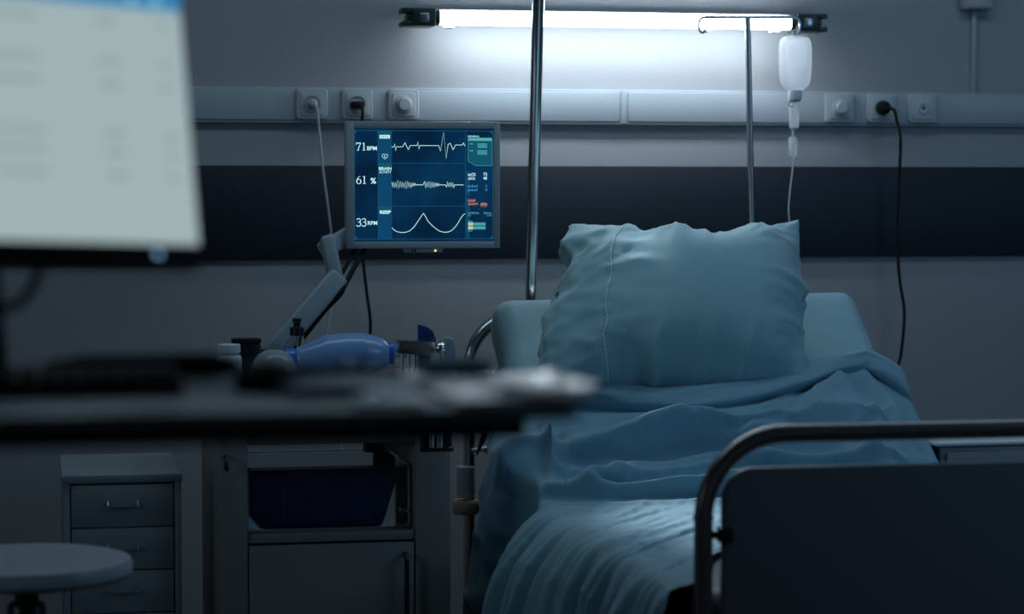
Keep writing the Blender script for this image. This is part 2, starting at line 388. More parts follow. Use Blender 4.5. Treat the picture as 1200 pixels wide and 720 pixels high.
# tiles and grid
LAY[0] = 0
bm = B(); prect(bm, 442.5, 153, 458.5, 280); spart('tile_column', bm, G['tile'])
LAY[0] = 1
for q in ((442.5, 153, 458.5, 157), (442.5, 191, 458.5, 195), (442.5, 241.5, 458.5, 245.5)): spart('tile_heading', prect(B(), *q), G['teal'])
for q in ((545.5, 200, 550, 229), (545.5, 231, 550, 280)): spart('side_strip', prect(B(), *q), G['tile'])
bm = B(); ribbon(bm, [(415, 153), (577, 153), (577, 280), (415, 280)], .55, True)
for a, b in (((442.3, 153), (442.3, 280)), ((545, 153), (545, 280)), ((458.5, 191), (545, 191)), ((458.5, 241.5), (545, 241.5))): ribbon(bm, [a, b], .45)
for x, y in ((416, 154), (576, 154), (416, 279), (576, 279)): prect(bm, x-1.3, y-1.3, x+1.3, y+1.3)
spart('grid_lines', bm, G['line'])
# card with cut corner
bm = B(); y_ = YD-.0025; bm.faces.new([bm.verts.new((dx(a), y_, dz(b))) for a, b in ((548, 161), (576, 161), (576, 194), (557, 194), (548, 189))]); spart('card', bm, G['teal'])
LAY[0] = 2
bm = B(); prect(bm, 548, 161, 576, 164.4); ribbon(bm, [(548, 161), (576, 161), (576, 193.7), (557, 193.7), (548, 188.7)], .35, True)
spart('card_heading', bm, G['teal2'])
bm = B()
for y in (167.6, 169.6, 171.4, 175.6, 177.4, 179.4): prect(bm, 559, y, 570.5, y+1.05)
for y in (167.5, 175.5): prect(bm, 550, y, 553.8, y+1.1)
spart('card_lines', bm, G['teal2'])
# numbers in a face with serifs, drawn as pen strokes
LAY[0] = 3
def arc(cx, cy, rx, ry, a0, a1, n=14): return [(cx+rx*cos(radians(a0+(a1-a0)*k/n)), cy+ry*sin(radians(a0+(a1-a0)*k/n))) for k in range(n+1)]
def d7(bm, x, y): ribbon(bm, [(x+.2, y-8.7), (x+5.7, y-8.7)], 1.1); ribbon(bm, [(x+.35, y-9), (x+.25, y-6.4)], .55); ribbon(bm, [(x+5.4, y-8.6), (x+3.6, y-4.5), (x+2.2, y)], [.6, .9, 1.1]); ribbon(bm, [(x+.9, y-.3), (x+3.4, y-.3)], .4)
def d1(bm, x, y): ribbon(bm, [(x+2.4, y-9.2), (x+2.4, y-.2)], 1.15); ribbon(bm, [(x+.5, y-8.1), (x+2.6, y-9)], .5); ribbon(bm, [(x+.5, y-.35), (x+4.3, y-.35)], .45)
def d6(bm, x, y):
    p = arc(x+3, y-2.9, 2.5, 2.75, 0, 360, 22)[:-1]; ribbon(bm, p, [(.55+.6*abs(cos(2*pi*i/22))) for i in range(22)], True)
    ribbon(bm, [(x+5, y-9.2), (x+2.6, y-8), (x+1.1, y-5.6), (x+.6, y-3)], [.35, .6, .9, 1.1])
def d3(bm, x, y):
    ribbon(bm, arc(x+2.6, y-6.9, 2.2, 2.1, -160, 80), .85); ribbon(bm, arc(x+2.5, y-2.6, 2.7, 2.5, -85, 150, 16), .95); ribbon(bm, [(x+1.6, y-4.9), (x+3.2, y-4.9)], .45)
for fn, x, y in ((d7, 416.8, 176.3), (d1, 423.6, 176.3), (d6, 416.9, 215.3), (d1, 424, 215.3), (d3, 416.9, 264.9), (d3, 423, 264.9)):
    bm = B(); fn(bm, x, y); spart('numeral', bm, G['glyph'])
CUR = G['glyph']
letters([('BPM', 429.6, 175.8, 4.6, 11.4, .02)], CUR); letters([('%', 433.6, 214.8, 6.6, 6.4, .02)], CUR); letters([('RPM', 430.2, 263.2, 4.4, 11, .02)], CUR); 
letters([('BRAIN', 443.3, 198.9, 3.4, 14.6, .03)], CUR); letters([('ACTIVITY', 443.5, 202.8, 3.0, 14.2, .01)], CUR); 
letters([('RESP', 444.2, 250.2, 3.9, 13, .04)], CUR); 
letters([('spO2', 547.8, 205.6, 3.3, 9, .02)], CUR); letters([('sdO2', 547.9, 210.2, 3.1, 8.2, .02)], CUR); letters([('72', 566, 205.4, 3.5, 4.6, .02)], CUR); letters([('48', 565.8, 210, 3.3, 4.6, .02)], CUR); 
letters([('GENERAL', 547.4, 160, 1.9, 14, .01)], CUR); 
bm = B(); prect(bm, 444.2, 157.9, 456.2, 162.1); spart('heart_label', bm, G['glyph'])
LAY[0] = 5
CUR = G['dark']; letters([('EKG', 446, 161.4, 2.7, 8.4)], CUR); 
LAY[0] = 3
CUR = G['blue']; letters([('pulse1', 547.8, 219, 3, 11.2, .01)], CUR); letters([('pulse2', 547.8, 223.6, 3, 11.2, .01)], CUR); letters([('2', 568.2, 219, 2.8, 2.4)], CUR); letters([('0', 568.2, 223.6, 2.8, 2.4)], CUR); 
CUR = G['red']; letters([('DEEP', 548, 236.2, 2.6, 8.8, .03)], CUR); letters([('104/77', 548.3, 240.2, 2.6, 11.4, .03)], CUR); letters([('(88)', 562.5, 240.4, 2.8, 8, .04)], CUR); 
CUR = G['teal2']; letters([('mmHg', 563.3, 242.6, 1.4, 5.8)], CUR); letters([('INTERVAL', 547.8, 250.8, 2.3, 13.6, .01)], CUR); letters([('RT', 548.2, 253.6, 1.9, 3.2)], CUR); letters([('BASAL', 566.4, 250.6, 2.1, 9.4, .01)], CUR); letters([('1:200', 569.4, 253.4, 1.9, 6.2)], CUR); 
letters([('MIN', 548, 260.4, 1.7, 5.6, .01)], CUR); letters([('MAX', 548, 271.4, 1.7, 5, .01)], CUR); 
bm = B(); bc = B()
for j, y in enumerate((260.8, 265.3)):
    for i in range(14):
        (prect(bc if i < 4 else bm, 548+i*1.48, y, 548+i*1.48+1.2, y+3.6))
spart('bar_meter', bm, G['teal2']); spart('bar_meter_filled', bc, G['cream'])
def c2(pts): return [(380+x/3.7875, 120+y/3.7875) for x, y in pts]
bm = B(); ribbon(bm, c2([(296, 197), (306, 197), (310, 184), (314, 212), (318, 196), (345, 196), (355, 178), (370, 208), (379, 190), (409, 190), (413, 175), (417, 206), (421, 190), (505, 190), (513, 214), (527, 132), (538, 248), (547, 184), (557, 180), (569, 208), (580, 187), (609, 187), (616, 178), (622, 192)]), .65); spart('heart_trace', bm, G['wave'])
bm = B(); ribbon(bm, c2([(297, 556), (308, 567), (322, 574), (340, 577), (358, 576), (375, 570), (395, 552), (415, 523), (428, 503), (437, 492), (445, 504), (457, 527), (475, 546), (495, 563), (510, 572), (530, 577), (548, 575), (562, 569), (578, 553), (590, 537), (603, 514), (613, 500), (622, 494)]), .75); spart('breath_trace', bm, G['wave'])
rnd = random.Random(4); pts = []; x = 297
while x < 622:
    amp = 1
    if x < 345: amp = 19
    elif x < 380: amp = 17
    elif x < 402: amp = 9
    elif 438 < x < 505: amp = 15 if x < 490 else 9
    elif 540 < x < 572: amp = 14
    s = 1 if len(pts) % 2 else -1
    pts.append((x, 365+s*amp*rnd.uniform(.45, 1.0))); x += 3.9 if amp > 2 else 8
bm = B(); ribbon(bm, c2(pts), .72); spart('brain_trace', bm, G['wave'])
bm = B(); hp = [(450.4, 186.2), (447.4, 183.4), (447.0, 181.6), (448, 180.5), (449.4, 180.6), (450.4, 181.7), (451.4, 180.6), (452.8, 180.5), (453.8, 181.6), (453.4, 183.4)]
ribbon(bm, hp, .5, True); ribbon(bm, [(449.2, 182.6), (450.4, 184.2), (451.6, 182.6)], .45); spart('heart_symbol', bm, G['wave'])

# ------------------------------------------------------------------ display arm
t = thing('swivel_stand', (.53, 5.5, .88), 'jointed grey metal monitor arm rising diagonally from the trolley behind the bottles', 'monitor arm')
part('base_clamp', box(lathe(B(), [(.05, 0), (.05, .02), (.03, .03), (.026, .055)], (.53, 5.5, .883)), .47, .60, 5.46, 5.56, .881, .893, .004), M['black'], t)
def bar(a, b, wd, th, bev=.008):
    a, b = Vector(a), Vector(b); d = b-a
    bm = box(B(), -wd/2, wd/2, -th/2, th/2, -.012, d.length+.012, bev, 3)
    X = Vector((0, -1, 0)).cross(d.normalized()).normalized(); m3 = Matrix((X, d.normalized().cross(X), d.normalized())).transposed().to_4x4()
    bmesh.ops.transform(bm, matrix=Matrix.Translation(a) @ m3, verts=bm.verts); return bm
part('lower_link', bar((.532, 5.5, .925), (.690, 5.54, 1.098), .050, .045, .010), M['arm'], t)
part('elbow', bar((.690, 5.545, 1.095), (.672, 5.56, 1.185), .034, .05, .010), M['arm'], t)
bm = bar((.672, 5.60, 1.165), (.80, 5.66, 1.235), .042, .03, .008); part('upper_link', bm, M['grey'], t)
part('joint_knob', lathe(B(), [(.011, 0), (.011, .008), (.007, .014), (0, .015)], (.678, 5.56, 1.186), (0.1, -.4, 1), 18), M['arm'], t)
part('mount_plate', box(plate(B(), .905, 1.30, .10, .10, 5.672, 5.66, .01, .002), .78, .93, 5.655, 5.675, 1.215, 1.30, .004), M['grey'], t)
bm = tube(B(), curve([(.775, 5.63, 1.17), (.745, 5.58, 1.135), (.71, 5.53, 1.085), (.695, 5.52, 1.06), (.66, 5.54, 1.02), (.60, 5.56, .94), (.575, 5.56, .90)], 8), .006, 8)
part('cable_sleeve', bm, M['rubber'], t)
bm = tube(B(), curve([(.76, 5.65, 1.18), (.735, 5.6, 1.15), (.70, 5.55, 1.10), (.684, 5.54, 1.07)], 8), .005, 8); part('video_cable', bm, M['rubber'], t)
bm = tube(B(), curve([(.735, 5.62, 1.175), (.70, 5.60, 1.162), (.68, 5.58, 1.17)], 8), .003, 8); part('thin_cable', bm, M['rubber'], t)

# ------------------------------------------------------------------ trolley
TX0, TX1, TY0, TY1, TZ = .381, .884, 5.10, 5.62, .88
t = thing('medical_trolley', (.632, 5.36, 0), 'grey metal trolley with open shelf and hinged door under the display', 'trolley')
part('side_panel', box(B(), TX0, .4432, TY0, TY1, .10, .85, .004), M['trol'], t)
part('side_panel', box(B(), .8065, TX1, TY0, TY1, .10, .85, .004), M['trol'], t)
part('top_panel', box(B(), TX0-.006, TX1+.006, TY0-.008, TY1, .85, TZ, .005), M['trol'], t)
d = part('drawer', box(B(), .446, .804, TY0+.002, TY0+.45, .757, .848, .003), M['trol'], t)
part('drawer_handle', tube(B(), fillet([(.58, TY0+.002, .80), (.58, TY0-.02, .80), (.67, TY0-.02, .80), (.67, TY0+.002, .80)], .008), .004, 8), M['steel'], d)
part('shelf', box(B(), .4432, .8065, TY0+.006, TY1, .545, .566, .003), M['trol'], t)
part('bottom_panel', box(B(), .4432, .8065, TY0+.006, TY1, .10, .12, .003), M['trol'], t)
part('back_strip', box(B(), .768, .8065, TY1-.012, TY1, .566, .757, .002), M['trol'], t)
part('lower_back_panel', box(B(), .4432, .8065, TY1-.012, TY1, .12, .545, .002), M['trol'], t)
dr = part('door', box(B(), .4455, .8035, TY0, TY0+.02, .124, .5405, .003), M['trol'], t)
part('handle', tube(B(), fillet([(.783, TY0, .515), (.783, TY0-.026, .515), (.783, TY0-.026, .30), (.783, TY0, .30)], .012), .0055, 10), M['black'], dr)
part('hook', tube(B(), fillet([(.395, TY0, .735), (.395, TY0-.03, .735), (.395, TY0-.03, .715), (.398, TY0-.02, .71)], .01), .005, 8), M['black'], t)
for x, y in ((TX0+.05, TY0+.05), (TX1-.05, TY0+.05), (TX0+.05, TY1-.05), (TX1-.05, TY1-.05)):
    c = part('caster', box(lathe(B(), [(.009, 0), (.009, .025)], (x, y, .078)), x-.014, x+.014, y-.02, y+.02, .06, .085, .004), M['steel'], t)
    part('wheel', lathe(B(), [(.02, 0), (.0375, .004), (.0375, .018), (.02, .022)], (x-.011, y, .0375), (1, 0, 0), 24), M['rubber'], c)
# navy case inside a clear tub
t = thing('clear_tub', (.625, 5.3, .566), 'clear plastic tub filling the open shelf of the trolley', 'tub')
part('tub_floor', box(B(), .448, .802, 5.14, 5.45, .5665, .5695, .001), M['clear'], t)
for a_ in ((.448, .802, 5.14, 5.142), (.448, .802, 5.448, 5.45), (.448, .450, 5.1425, 5.4475), (.800, .802, 5.1425, 5.4475)):
    part('tub_wall', box(B(), *a_, .5695, .700, .0005), M['clear'], t)
part('tub_rim', tube(B(), fillet([(.449, 5.141, .702), (.801, 5.141, .702), (.801, 5.449, .702), (.449, 5.449, .702), (.449, 5.145, .702)], .01, 4), .003, 8), M['clear'], t)
part('inner_ledge', box(B(), .779, .799, 5.15, 5.25, .600, .603, .001), M['clear'], t)
t = thing('storage_case', (.615, 5.22, .57), 'dark navy case lying inside the clear tub on the trolley shelf', 'case')
tt = bmesh.new(); bmesh.ops.create_cube(tt, size=1)
for v in tt.verts:
    k = 1 if v.co.z > 0 else .95
    v.co = Vector((.455+(v.co.x+.5)*(.322 if v.co.z > 0 else .285), 5.20+v.co.y*.10*k, .628+v.co.z*.115))
bmesh.ops.bevel(tt, geom=list(tt.edges), offset=.010, segments=3, profile=.5, affect='EDGES')
part('case_body', tt, M['navy'], t)
part('front_recess', plate(B(), .615, .625, .19, .080, 5.1465, 5.156, .006, .001), M['navy'], t)
part('case_lid', box(B(), .457, .772, 5.152, 5.248, .6858, .690, .002), M['navy'], t)

# ------------------------------------------------------------------ things on the trolley
t = thing('pill_bottle', (.425, 5.35, TZ), 'small white plastic pill bottle with ribbed cap at the left of the trolley', 'bottle')
part('bottle_body', lathe(B(), [(.0, 0), (.026, 0), (.0285, .004), (.0285, .048), (.026, .054), (.021, .058), (.021, .062)], (.425, 5.35, TZ), n=32), M['white'], t)
bm = B(); lathe(bm, [(.0255, 0), (.0255, .017), (.024, .019), (0, .019)], (.425, 5.35, TZ+.061), n=32); part('cap', bm, M['white'], t)
t = thing('black_case', (.47, 5.45, TZ), 'small flat black case standing behind the white pill bottle', 'case')
part('case_body', box(B(), .44, .505, 5.44, 5.475, TZ, .955, .005), M['black'], t)
part('case_lid', box(B(), .439, .506, 5.439, 5.476, .9555, .966, .003), M['black'], t)
t = thing('soap_bottle', (.585, 5.42, TZ), 'round clear bottle with black pump top beneath the monitor arm', 'bottle')
part('bottle_glass', lathe(B(), [(0, 0), (.034, 0), (.0375, .006), (.037, .035), (.034, .055), (.026, .075), (.016, .087), (.0145, .095), (.0135, .095), (.015, .086), (.025, .073), (.0325, .054), (.0355, .035), (.035, .008), (0, .006)], (.585, 5.42, TZ), n=36), M['clear'], t)
part('liquid', lathe(B(), [(0, .007), (.0345, .009), (.035, .036), (.0345, .042), (0, .042)], (.585, 5.42, TZ), n=36), M['liquid_soap'], t)
p_ = part('pump_top', lathe(B(), [(.0165, 0), (.0165, .018), (.0145, .0195), (.008, .020), (.008, .030), (.0105, .031), (.0105, .038), (.008, .040), (0, .040)], (.585, 5.42, TZ+.093), n=28), M['black'], t)
part('pump_straw', tube(B(), [(.585, 5.42, TZ+.012), (.586, 5.42, TZ+.1)], .0025, 8), M['white'], t)
# resuscitator
t = thing('bag_valve_mask', (.66, 5.25, TZ), 'blue squeezable resuscitator bag with clear dome mask lying on the trolley', 'resuscitator')
zc = TZ+.0555
bm = lathe(B(), [(.020, 0), (.024, .004), (.028, .012), (.046, .060), (.0495, .068), (.0505, .074), (.0500, .080), (.0515, .10), (.052, .12), (.051, .14), (.0495, .148), (.0500, .153), (.0470, .162), (.041, .182), (.032, .202), (.0255, .208), (.024, .210)], (.560, 5.25, zc-.006), (1, 0, .06), 48)
part('squeeze_bag', bm, M['bluebag'], t)
part('collar', lathe(B(), [(.026, 0), (.026, .020), (.022, .022)], (.541, 5.25, zc-.007), (1, 0, .06), 32), M['bluecap'], t)
part('collar', lathe(B(), [(.0235, 0), (.0255, .003), (.0255, .013), (.022, .015)], (.767, 5.25, zc+.006), (1, 0, .06), 32), M['bluecap'], t)
part('valve_fitting', lathe(B(), [(.014, 0), (.014, .012), (.010, .012), (.010, .022), (.016, .022), (.016, .028)], (.780, 5.25, zc+.007), (1, 0, .04), 24), M['clear'], t)
part('mask_dome', lathe(B(), [(.052, 0), (.0545, .008), (.054, .022), (.049, .040), (.040, .054), (.026, .064), (.012, .0675), (0, .068)], (.517, 5.25, TZ+.006), (.05, 0, 1), 40), M['mask'], t)
part('mask_cushion', lathe(B(), [(.040, 0), (.053, .001), (.056, .006), (.055, .011), (.045, .010)], (.517, 5.25, TZ+.001), (.0, 0, 1), 40), M['bluecap'], t)
# rail clamp
t = thing('rail_clamp', (.85, 5.14, .80), 'grey metal equipment clamp with navy tab and black bracket on trolley corner', 'clamp')
bm = prism(B(), [(.772, .950), (.776, .979), (.852, .974), (.852, .943)], 5.12, 5.17, .003); part('clamp_arm', bm, M['steel'], t)
bm = prism(B(), [(.819, .974), (.819, 1.012), (.840, 1.006), (.853, .996), (.859, .975), (.856, .970)], 5.135, 5.15, .002); part('navy_tab', bm, M['bluedark'], t)
part('navy_sleeve', box(B(), .820, .846, 5.13, 5.16, .885, .944, .003), M['bluedark'], t)
bm = prism(B(), [(.868, .79), (.868, .972), (.874, .983), (.888, .984), (.896, .976), (.899, .955), (.899, .79)], 5.12, 5.15, .003); part('upright_plate', bm, M['arm'], t)
part('ball_joint', lathe(B(), [(0, -.0125), (.007, -.0105), (.0115, -.005), (.0125, 0), (.0115, .005), (.007, .0105), (0, .0125)], (.862, 5.105, .962), n=24), M['chrome'], t)
for x in (.786, .800, .812): part('guide_rod', tube(B(), [(x, 5.145, .885), (x, 5.145, .952)], .004, 10), M['chrome'], t)
part('coiled_wire', tube(B(), curve([(.864, 5.10, .955), (.868, 5.10, .935), (.860, 5.10, .915), (.853, 5.10, .895), (.850, 5.105, .886)], 8), .0025, 8), M['white'], t)
bm = box(B(), .816, .885, 5.068, 5.092, .742, .751, .002); box(bm, .816, .822, 5.068, 5.098, .742, .90, .002); box(bm, .816, .885, 5.092, 5.098, .742, .90, .002)
part('black_bracket', bm, M['black'], t)
for x in (.838, .856): part('chrome_rod', tube(B(), [(x, 5.080, .751), (x, 5.080, .925)], .0075, 12), M['chrome'], t)
t.location += Vector((-.009, -.055, .003))

# ------------------------------------------------------------------ drawer unit
t = thing('drawer_unit', (.182, 5.41, 0), 'narrow pale metal unit with stacked drawers standing behind the round stool', 'drawer unit')
bm = box(B(), .056, .0705, 5.20, 5.62, .03, .674, .002); part('side_panel', bm, M['cab'], t)
part('side_panel', box(B(), .2935, .308, 5.20, 5.62, .03, .674, .002), M['cab'], t)
part('back_panel', box(B(), .0705, .2935, 5.61, 5.62, .03, .674, .001), M['cab'], t)
part('top_panel', box(B(), .053, .311, 5.196, 5.62, .672, .6905, .003), M['cab'], t)
part('base_panel', box(B(), .056, .308, 5.21, 5.62, .02, .045, .002), M['cab'], t)
for k in range(6):
    z1_ = .668-k*.0935; d = part('drawer', box(B(), .073, .291, 5.198, 5.58, z1_-.0915, z1_, .0025), M['cab'], t)
    zc_ = z1_-.047
    bm = tube(B(), fillet([(.150, 5.199, zc_+.012), (.150, 5.186, zc_), (.214, 5.186, zc_), (.214, 5.199, zc_+.012)], .004), .0022, 8)
    part('handle', bm, M['steel'], d)
for x, y in ((.08, 5.24), (.284, 5.24), (.08, 5.58), (.284, 5.58)):
    part('foot', lathe(B(), [(.014, 0), (.014, .022)], (x, y, 0), n=16), M['rubber'], t)
# ------------------------------------------------------------------ stool
SX, SY = -.019, 4.30
t = thing('round_stool', (SX, SY, 0), 'round pale padded swivel stool on black stem in front of the drawers', 'stool')
part('seat', lathe(B(), [(0, -.002), (.15, -.004), (.176, 0), (.1865, .010), (.188, .022), (.183, .033), (.165, .038), (.10, .039), (0, .039)], (SX, SY, .615), n=64), M['stool'], t)
part('seat_plate', lathe(B(), [(.09, 0), (.10, .012), (.17, .014)], (SX, SY, .600), n=40), M['black'], t)
part('gas_stem', lathe(B(), [(.034, 0), (.034, .17), (.030, .175), (.023, .176), (.023, .56)], (SX, SY, .055-.0), n=28) if False else lathe(B(), [(.034, .06), (.034, .565), (.030, .572), (.0215, .573), (.0215, .602)], (SX, SY, 0), n=28), M['black'], t)
for k in range(5):
    a = 2*pi*k/5+.3; e = (SX+.24*cos(a), SY+.24*sin(a))
    l = part('base_leg', tube(B(), [(SX, SY, .095), (e[0], e[1], .068)], lambda s: .020-.007*s, 10), M['black'], t)
    part('caster', lathe(B(), [(.018, -.011), (.027, -.008), (.027, .008), (.018, .011)], (e[0], e[1], .028), (-sin(a), cos(a), 0), 20), M['rubber'], l)

# ------------------------------------------------------------------ bedside cabinet (right of bed)
t = thing('bedside_cabinet', (2.33, 5.55, 0), 'white bedside cabinet with drawer, half hidden behind the footboard on the right', 'cabinet')
part('body', box(B(), 2.095, 2.58, 5.312, 5.78, .08, .700, .003), M['cab'], t)
part('top_panel', box(B(), 2.078, 2.60, 5.30, 5.79, .700, .7085, .003), M['white'], t)
d = part('drawer', box(B(), 2.108, 2.57, 5.300, 5.318, .53, .686, .003), M['cab'], t)
part('handle', tube(B(), fillet([(2.29, 5.30, .61), (2.29, 5.278, .61), (2.39, 5.278, .61), (2.39, 5.30, .61)], .01), .005, 10), M['steel'], d)
d = part('door', box(B(), 2.108, 2.57, 5.300, 5.318, .10, .522, .003), M['cab'], t)
part('handle', tube(B(), fillet([(2.13, 5.30, .45), (2.13, 5.278, .45), (2.13, 5.278, .35), (2.13, 5.30, .35)], .01), .005, 10), M['steel'], d)
for x, y in ((2.12, 5.35), (2.56, 5.35), (2.12, 5.75), (2.56, 5.75)):
    part('caster', lathe(B(), [(.02, -.011), (.04, -.009), (.04, .009), (.02, .011)], (x, y, .04), (1, 0, 0), 20), M['rubber'], t)

# ------------------------------------------------------------------ the bed
BX0, BX1 = 1.112, 2.062; YF, YH = 3.90, 5.89
bed = thing('hospital_bed', (1.587, 4.9, 0), 'adjustable hospital bed with curved metal tube ends and dark footboard', 'bed')
bm = tube(B(), fillet([(BX0, YF, .16), (BX0, YF, .8875), (BX1, YF, .8875), (BX1, YF, .16)], .145, 14), .0162, 20)
for x in (BX0, BX1): lathe(bm, [(.0178, 0), (.0178, .008)], (x, YF, .742), n=20)
ff = part('footboard_tube', bm, M['bedtube'], bed)
fp = part('footboard_panel', plate(B(), (BX0+BX1)/2, .5625, .884, .535, YF-.009, YF+.009, .055, .002, 10), M['panel'], bed)
for x, s in ((BX0, 1), (BX1, -1)):
    bm = box(B(), min(x+s*.027, x+s*.049), max(x+s*.027, x+s*.049), YF-.015, YF+.015, .702, .730, .003)
    tube(bm, [(x, YF, .716), (x+s*.032, YF, .716)], .007, 12); part('panel_bracket', bm, M['black'], bed)
HX0, HX1 = 1.068, 2.075
bm = tube(B(), fillet([(HX0, YH, .16), (HX0, YH, .990), (HX1, YH, .990), (HX1, YH, .16)], .13, 14), .0155, 20); part('headboard_tube', bm, M['chrome'], bed)
part('headboard_panel', plate(B(), (HX0+HX1)/2, .62, .90, .50, YH-.008, YH+.008, .05, .002, 8), M['panel'], bed)
for x, s in ((HX0-.010, -1), (HX1+.010, 1)):
    part('corner_collar', lathe(B(), [(.022, 0), (.0225, .003), (.0225, .076), (.020, .079)], (x, YH-.006, .533), n=28), M['white'], bed)
    rl = part('bumper_roller', lathe(B(), [(.010, -.008), (.030, -.004), (.034, .004), (.034, .024), (.031, .030), (.010, .031)], (x-.0, YH-.006, .495), n=36), M['cream'], bed)
part('bolt', lathe(B(), [(.006, 0), (.006, .03), (.009, .03), (.009, .038)], (1.072, YH-.02, .652), (1, -.3, .1), 12), M['chrome'], bed)
for x in (BX0+.03, BX1-.03):
    part('side_rail', box(B(), x-.016, x+.016, YF+.02, YH-.02, .395, .455, .006), M['black'], bed)
bm = B()
for k in range(12): box(bm, BX0+.04, BX1-.04, YF+.10+k*.09, YF+.16+k*.09, .445, .455, .002)
o = part('bed_base_slats', bm, M['panel'], bed); o['kind'] = 'stuff'
part('backrest_frame', bar((1.587, 5.06, .512), (1.587, 5.76, .862), .82, .02, .004) if False else box(B(), 1.18, 1.99, 5.14, 5.17, .42, .45, .004), M['black'], bed)
for x in (1.25, 1.92): part('backrest_strut', tube(B(), [(x, 5.18, .430), (x, 5.84, .900)], .012, 10), M['black'], bed)
for x in (BX0, BX1):
    for y in (YF, YH):
        c = part('caster', box(lathe(B(), [(.02, 0), (.02, .06)], (x, y, .115), n=16), x-.02, x+.02, y-.03, y+.03, .09, .12, .005), M['steel'], bed)
        part('wheel', lathe(B(), [(.02, -.014), (.06, -.012), (.06, .012), (.02, .014)], (x, y, .06), (1, 0, 0), 28), M['rubber'], c)
box_bm = box(B(), 1.30, 1.87, 4.35, 5.45, .16, .30, .02); part('lifting_gear_housing', box_bm, M['black'], bed)
for y in (4.30, 5.50): part('scissor_arm', tube(B(), [(1.40 if y < 5 else 1.78, y, .48), (1.40 if y < 5 else 1.78, y+(.3 if y < 5 else -.3), .25)], .02, 12), M['black'], bed)

# mattress: a slab bent at the hinge
HY, HZ, TYY, TZZ = 5.20, .600, 5.815, 1.065
def topz(y):
    """height of the mattress top above a point y of the bed"""
    k = (TZZ-HZ)/(TYY-HY); s = .05; d = y-HY
    return HZ+k*(d+sqrt(d*d+s*s))/2 if d < 2 else HZ
def slope(y): return (topz(y+.004)-topz(y-.004))/.008
def mattress(Y0=3.965, Y1=5.795, off=0, closed=True):
    path = []; n = 70
    for i in range(n+1): y = Y0+(Y1-Y0)*i/n; path.append((y, topz(y)))
    th = .13+2*off; W0, W1 = 1.115-off, 2.045+off
    prof = []                                   # rounded cross section (x, depth)
    r_ = .045; nn = 7
    def cor(cx, cz, a0): return [(cx+r_*cos(radians(a0+90*k/nn)), cz+r_*sin(radians(a0+90*k/nn))) for k in range(nn+1)]
    top = [(W1-r_-(W1-W0-2*r_)*k/24, 0) for k in range(1, 24)]
    prof = cor(W1-r_, -r_, 0)+top+cor(W0+r_, -r_, 90)+cor(W0+r_, -th+r_, 180)+cor(W1-r_, -th+r_, 270)
    bm = bmesh.new(); rings = []
    for i, (y, z) in enumerate(path):
        s = slope(y); N = Vector((0, -s, 1)).normalized(); T = Vector((0, 1, s)).normalized()
        ring = []
        e = min(i if closed else 99, n-i)*(Y1-Y0)/n          # distance from an end
        for x, d in prof:
            k = 0
            if e < .05: q = 1-e/.05; k = .035*(1-sqrt(max(0, 1-q*q)))   # rounded ends
            dd = -th/2+(d+th/2)*(1-k*2/th); xx = (W0+W1)/2+(x-(W0+W1)/2)*(1-k*.6)
            tw = (x-1.58)*.016*max(0, (y-5.2)/.6)                         # the raised end sits a little askew
            p = Vector((xx, y, z))+N*(dd+off); p.z += tw
            ring.append(bm.verts.new(p))
        rings.append(ring)
    m_ = len(prof)
    for a, b in zip(rings, rings[1:]):
        for k in range(m_): bm.faces.new((a[k], a[(k+1) % m_], b[(k+1) % m_], b[k]))
    if closed: bm.faces.new(rings[0])
    bm.faces.new(rings[-1][::-1])
    # tension lines of the fitted sheet, running in from the right corner
    for v in bm.verts:
        x, y = v.co.x, v.co.y
        if off and y > 5.15:
            for (ax, ay, bx, by, wd, am) in ((1.98, 5.72, 1.80, 5.40, .012, .006), (2.02, 5.66, 1.86, 5.36, .02, -.005), (1.16, 5.75, 1.20, 5.30, .02, .004)):
                tt = max(0, min(1, ((x-ax)*(bx-ax)+(y-ay)*(by-ay))/((bx-ax)**2+(by-ay)**2)))
                dd = math.hypot(x-ax-(bx-ax)*tt, y-ay-(by-ay)*tt); v.co.z += am*exp(-(dd/wd)**2)*sin(pi*min(1, tt+.15))
    return bm
tag(finish(mattress(), 'mattress', M['vinyl'], sharp=70), 'dark vinyl mattress showing under the blanket hem beside the footboard post', 'mattress')
tag(finish(mattress(4.62, 5.80, .004, False), 'fitted_sheet', M['sheet'], sharp=70), 'smooth teal fitted sheet over the raised head end behind the pillow', 'bed sheet')

#CLOTH-A#
# ------------------------------------------------------------------ cloth, settled by the solver
def run_cloth(objs, frames, colliders=()):
    """step the solver, then freeze each cloth to the plain mesh it came to rest as"""
    S.frame_start = 1; S.frame_end = frames
    for f in range(1, frames+1): S.frame_set(f)
    dg = bpy.context.evaluated_depsgraph_get()
    for o in objs:
        me = bpy.data.meshes.new_from_object(o.evaluated_get(dg)); old = o.data
        for md in list(o.modifiers): o.modifiers.remove(md)
        o.data = me; me.name = o.name; bpy.data.meshes.remove(old)
    for c in colliders: bpy.data.objects.remove(c)
    S.frame_set(1)
def raw(name, verts, faces, m=None):
    me = bpy.data.meshes.new(name); me.from_pydata(verts, [], faces); me.update()
    o = bpy.data.objects.new(name, me); COL.objects.link(o)
    if m: me.materials.append(m)
    return o
def smooth_all(o):
    o.data.polygons.foreach_set('use_smooth', [True]*len(o.data.polygons)); o.data.update()
def clamp(x, a=0., b=1.): return max(a, min(b, x))
def sstep(a, b, x): t_ = clamp((x-a)/(b-a)); return t_*t_*(3-2*t_)

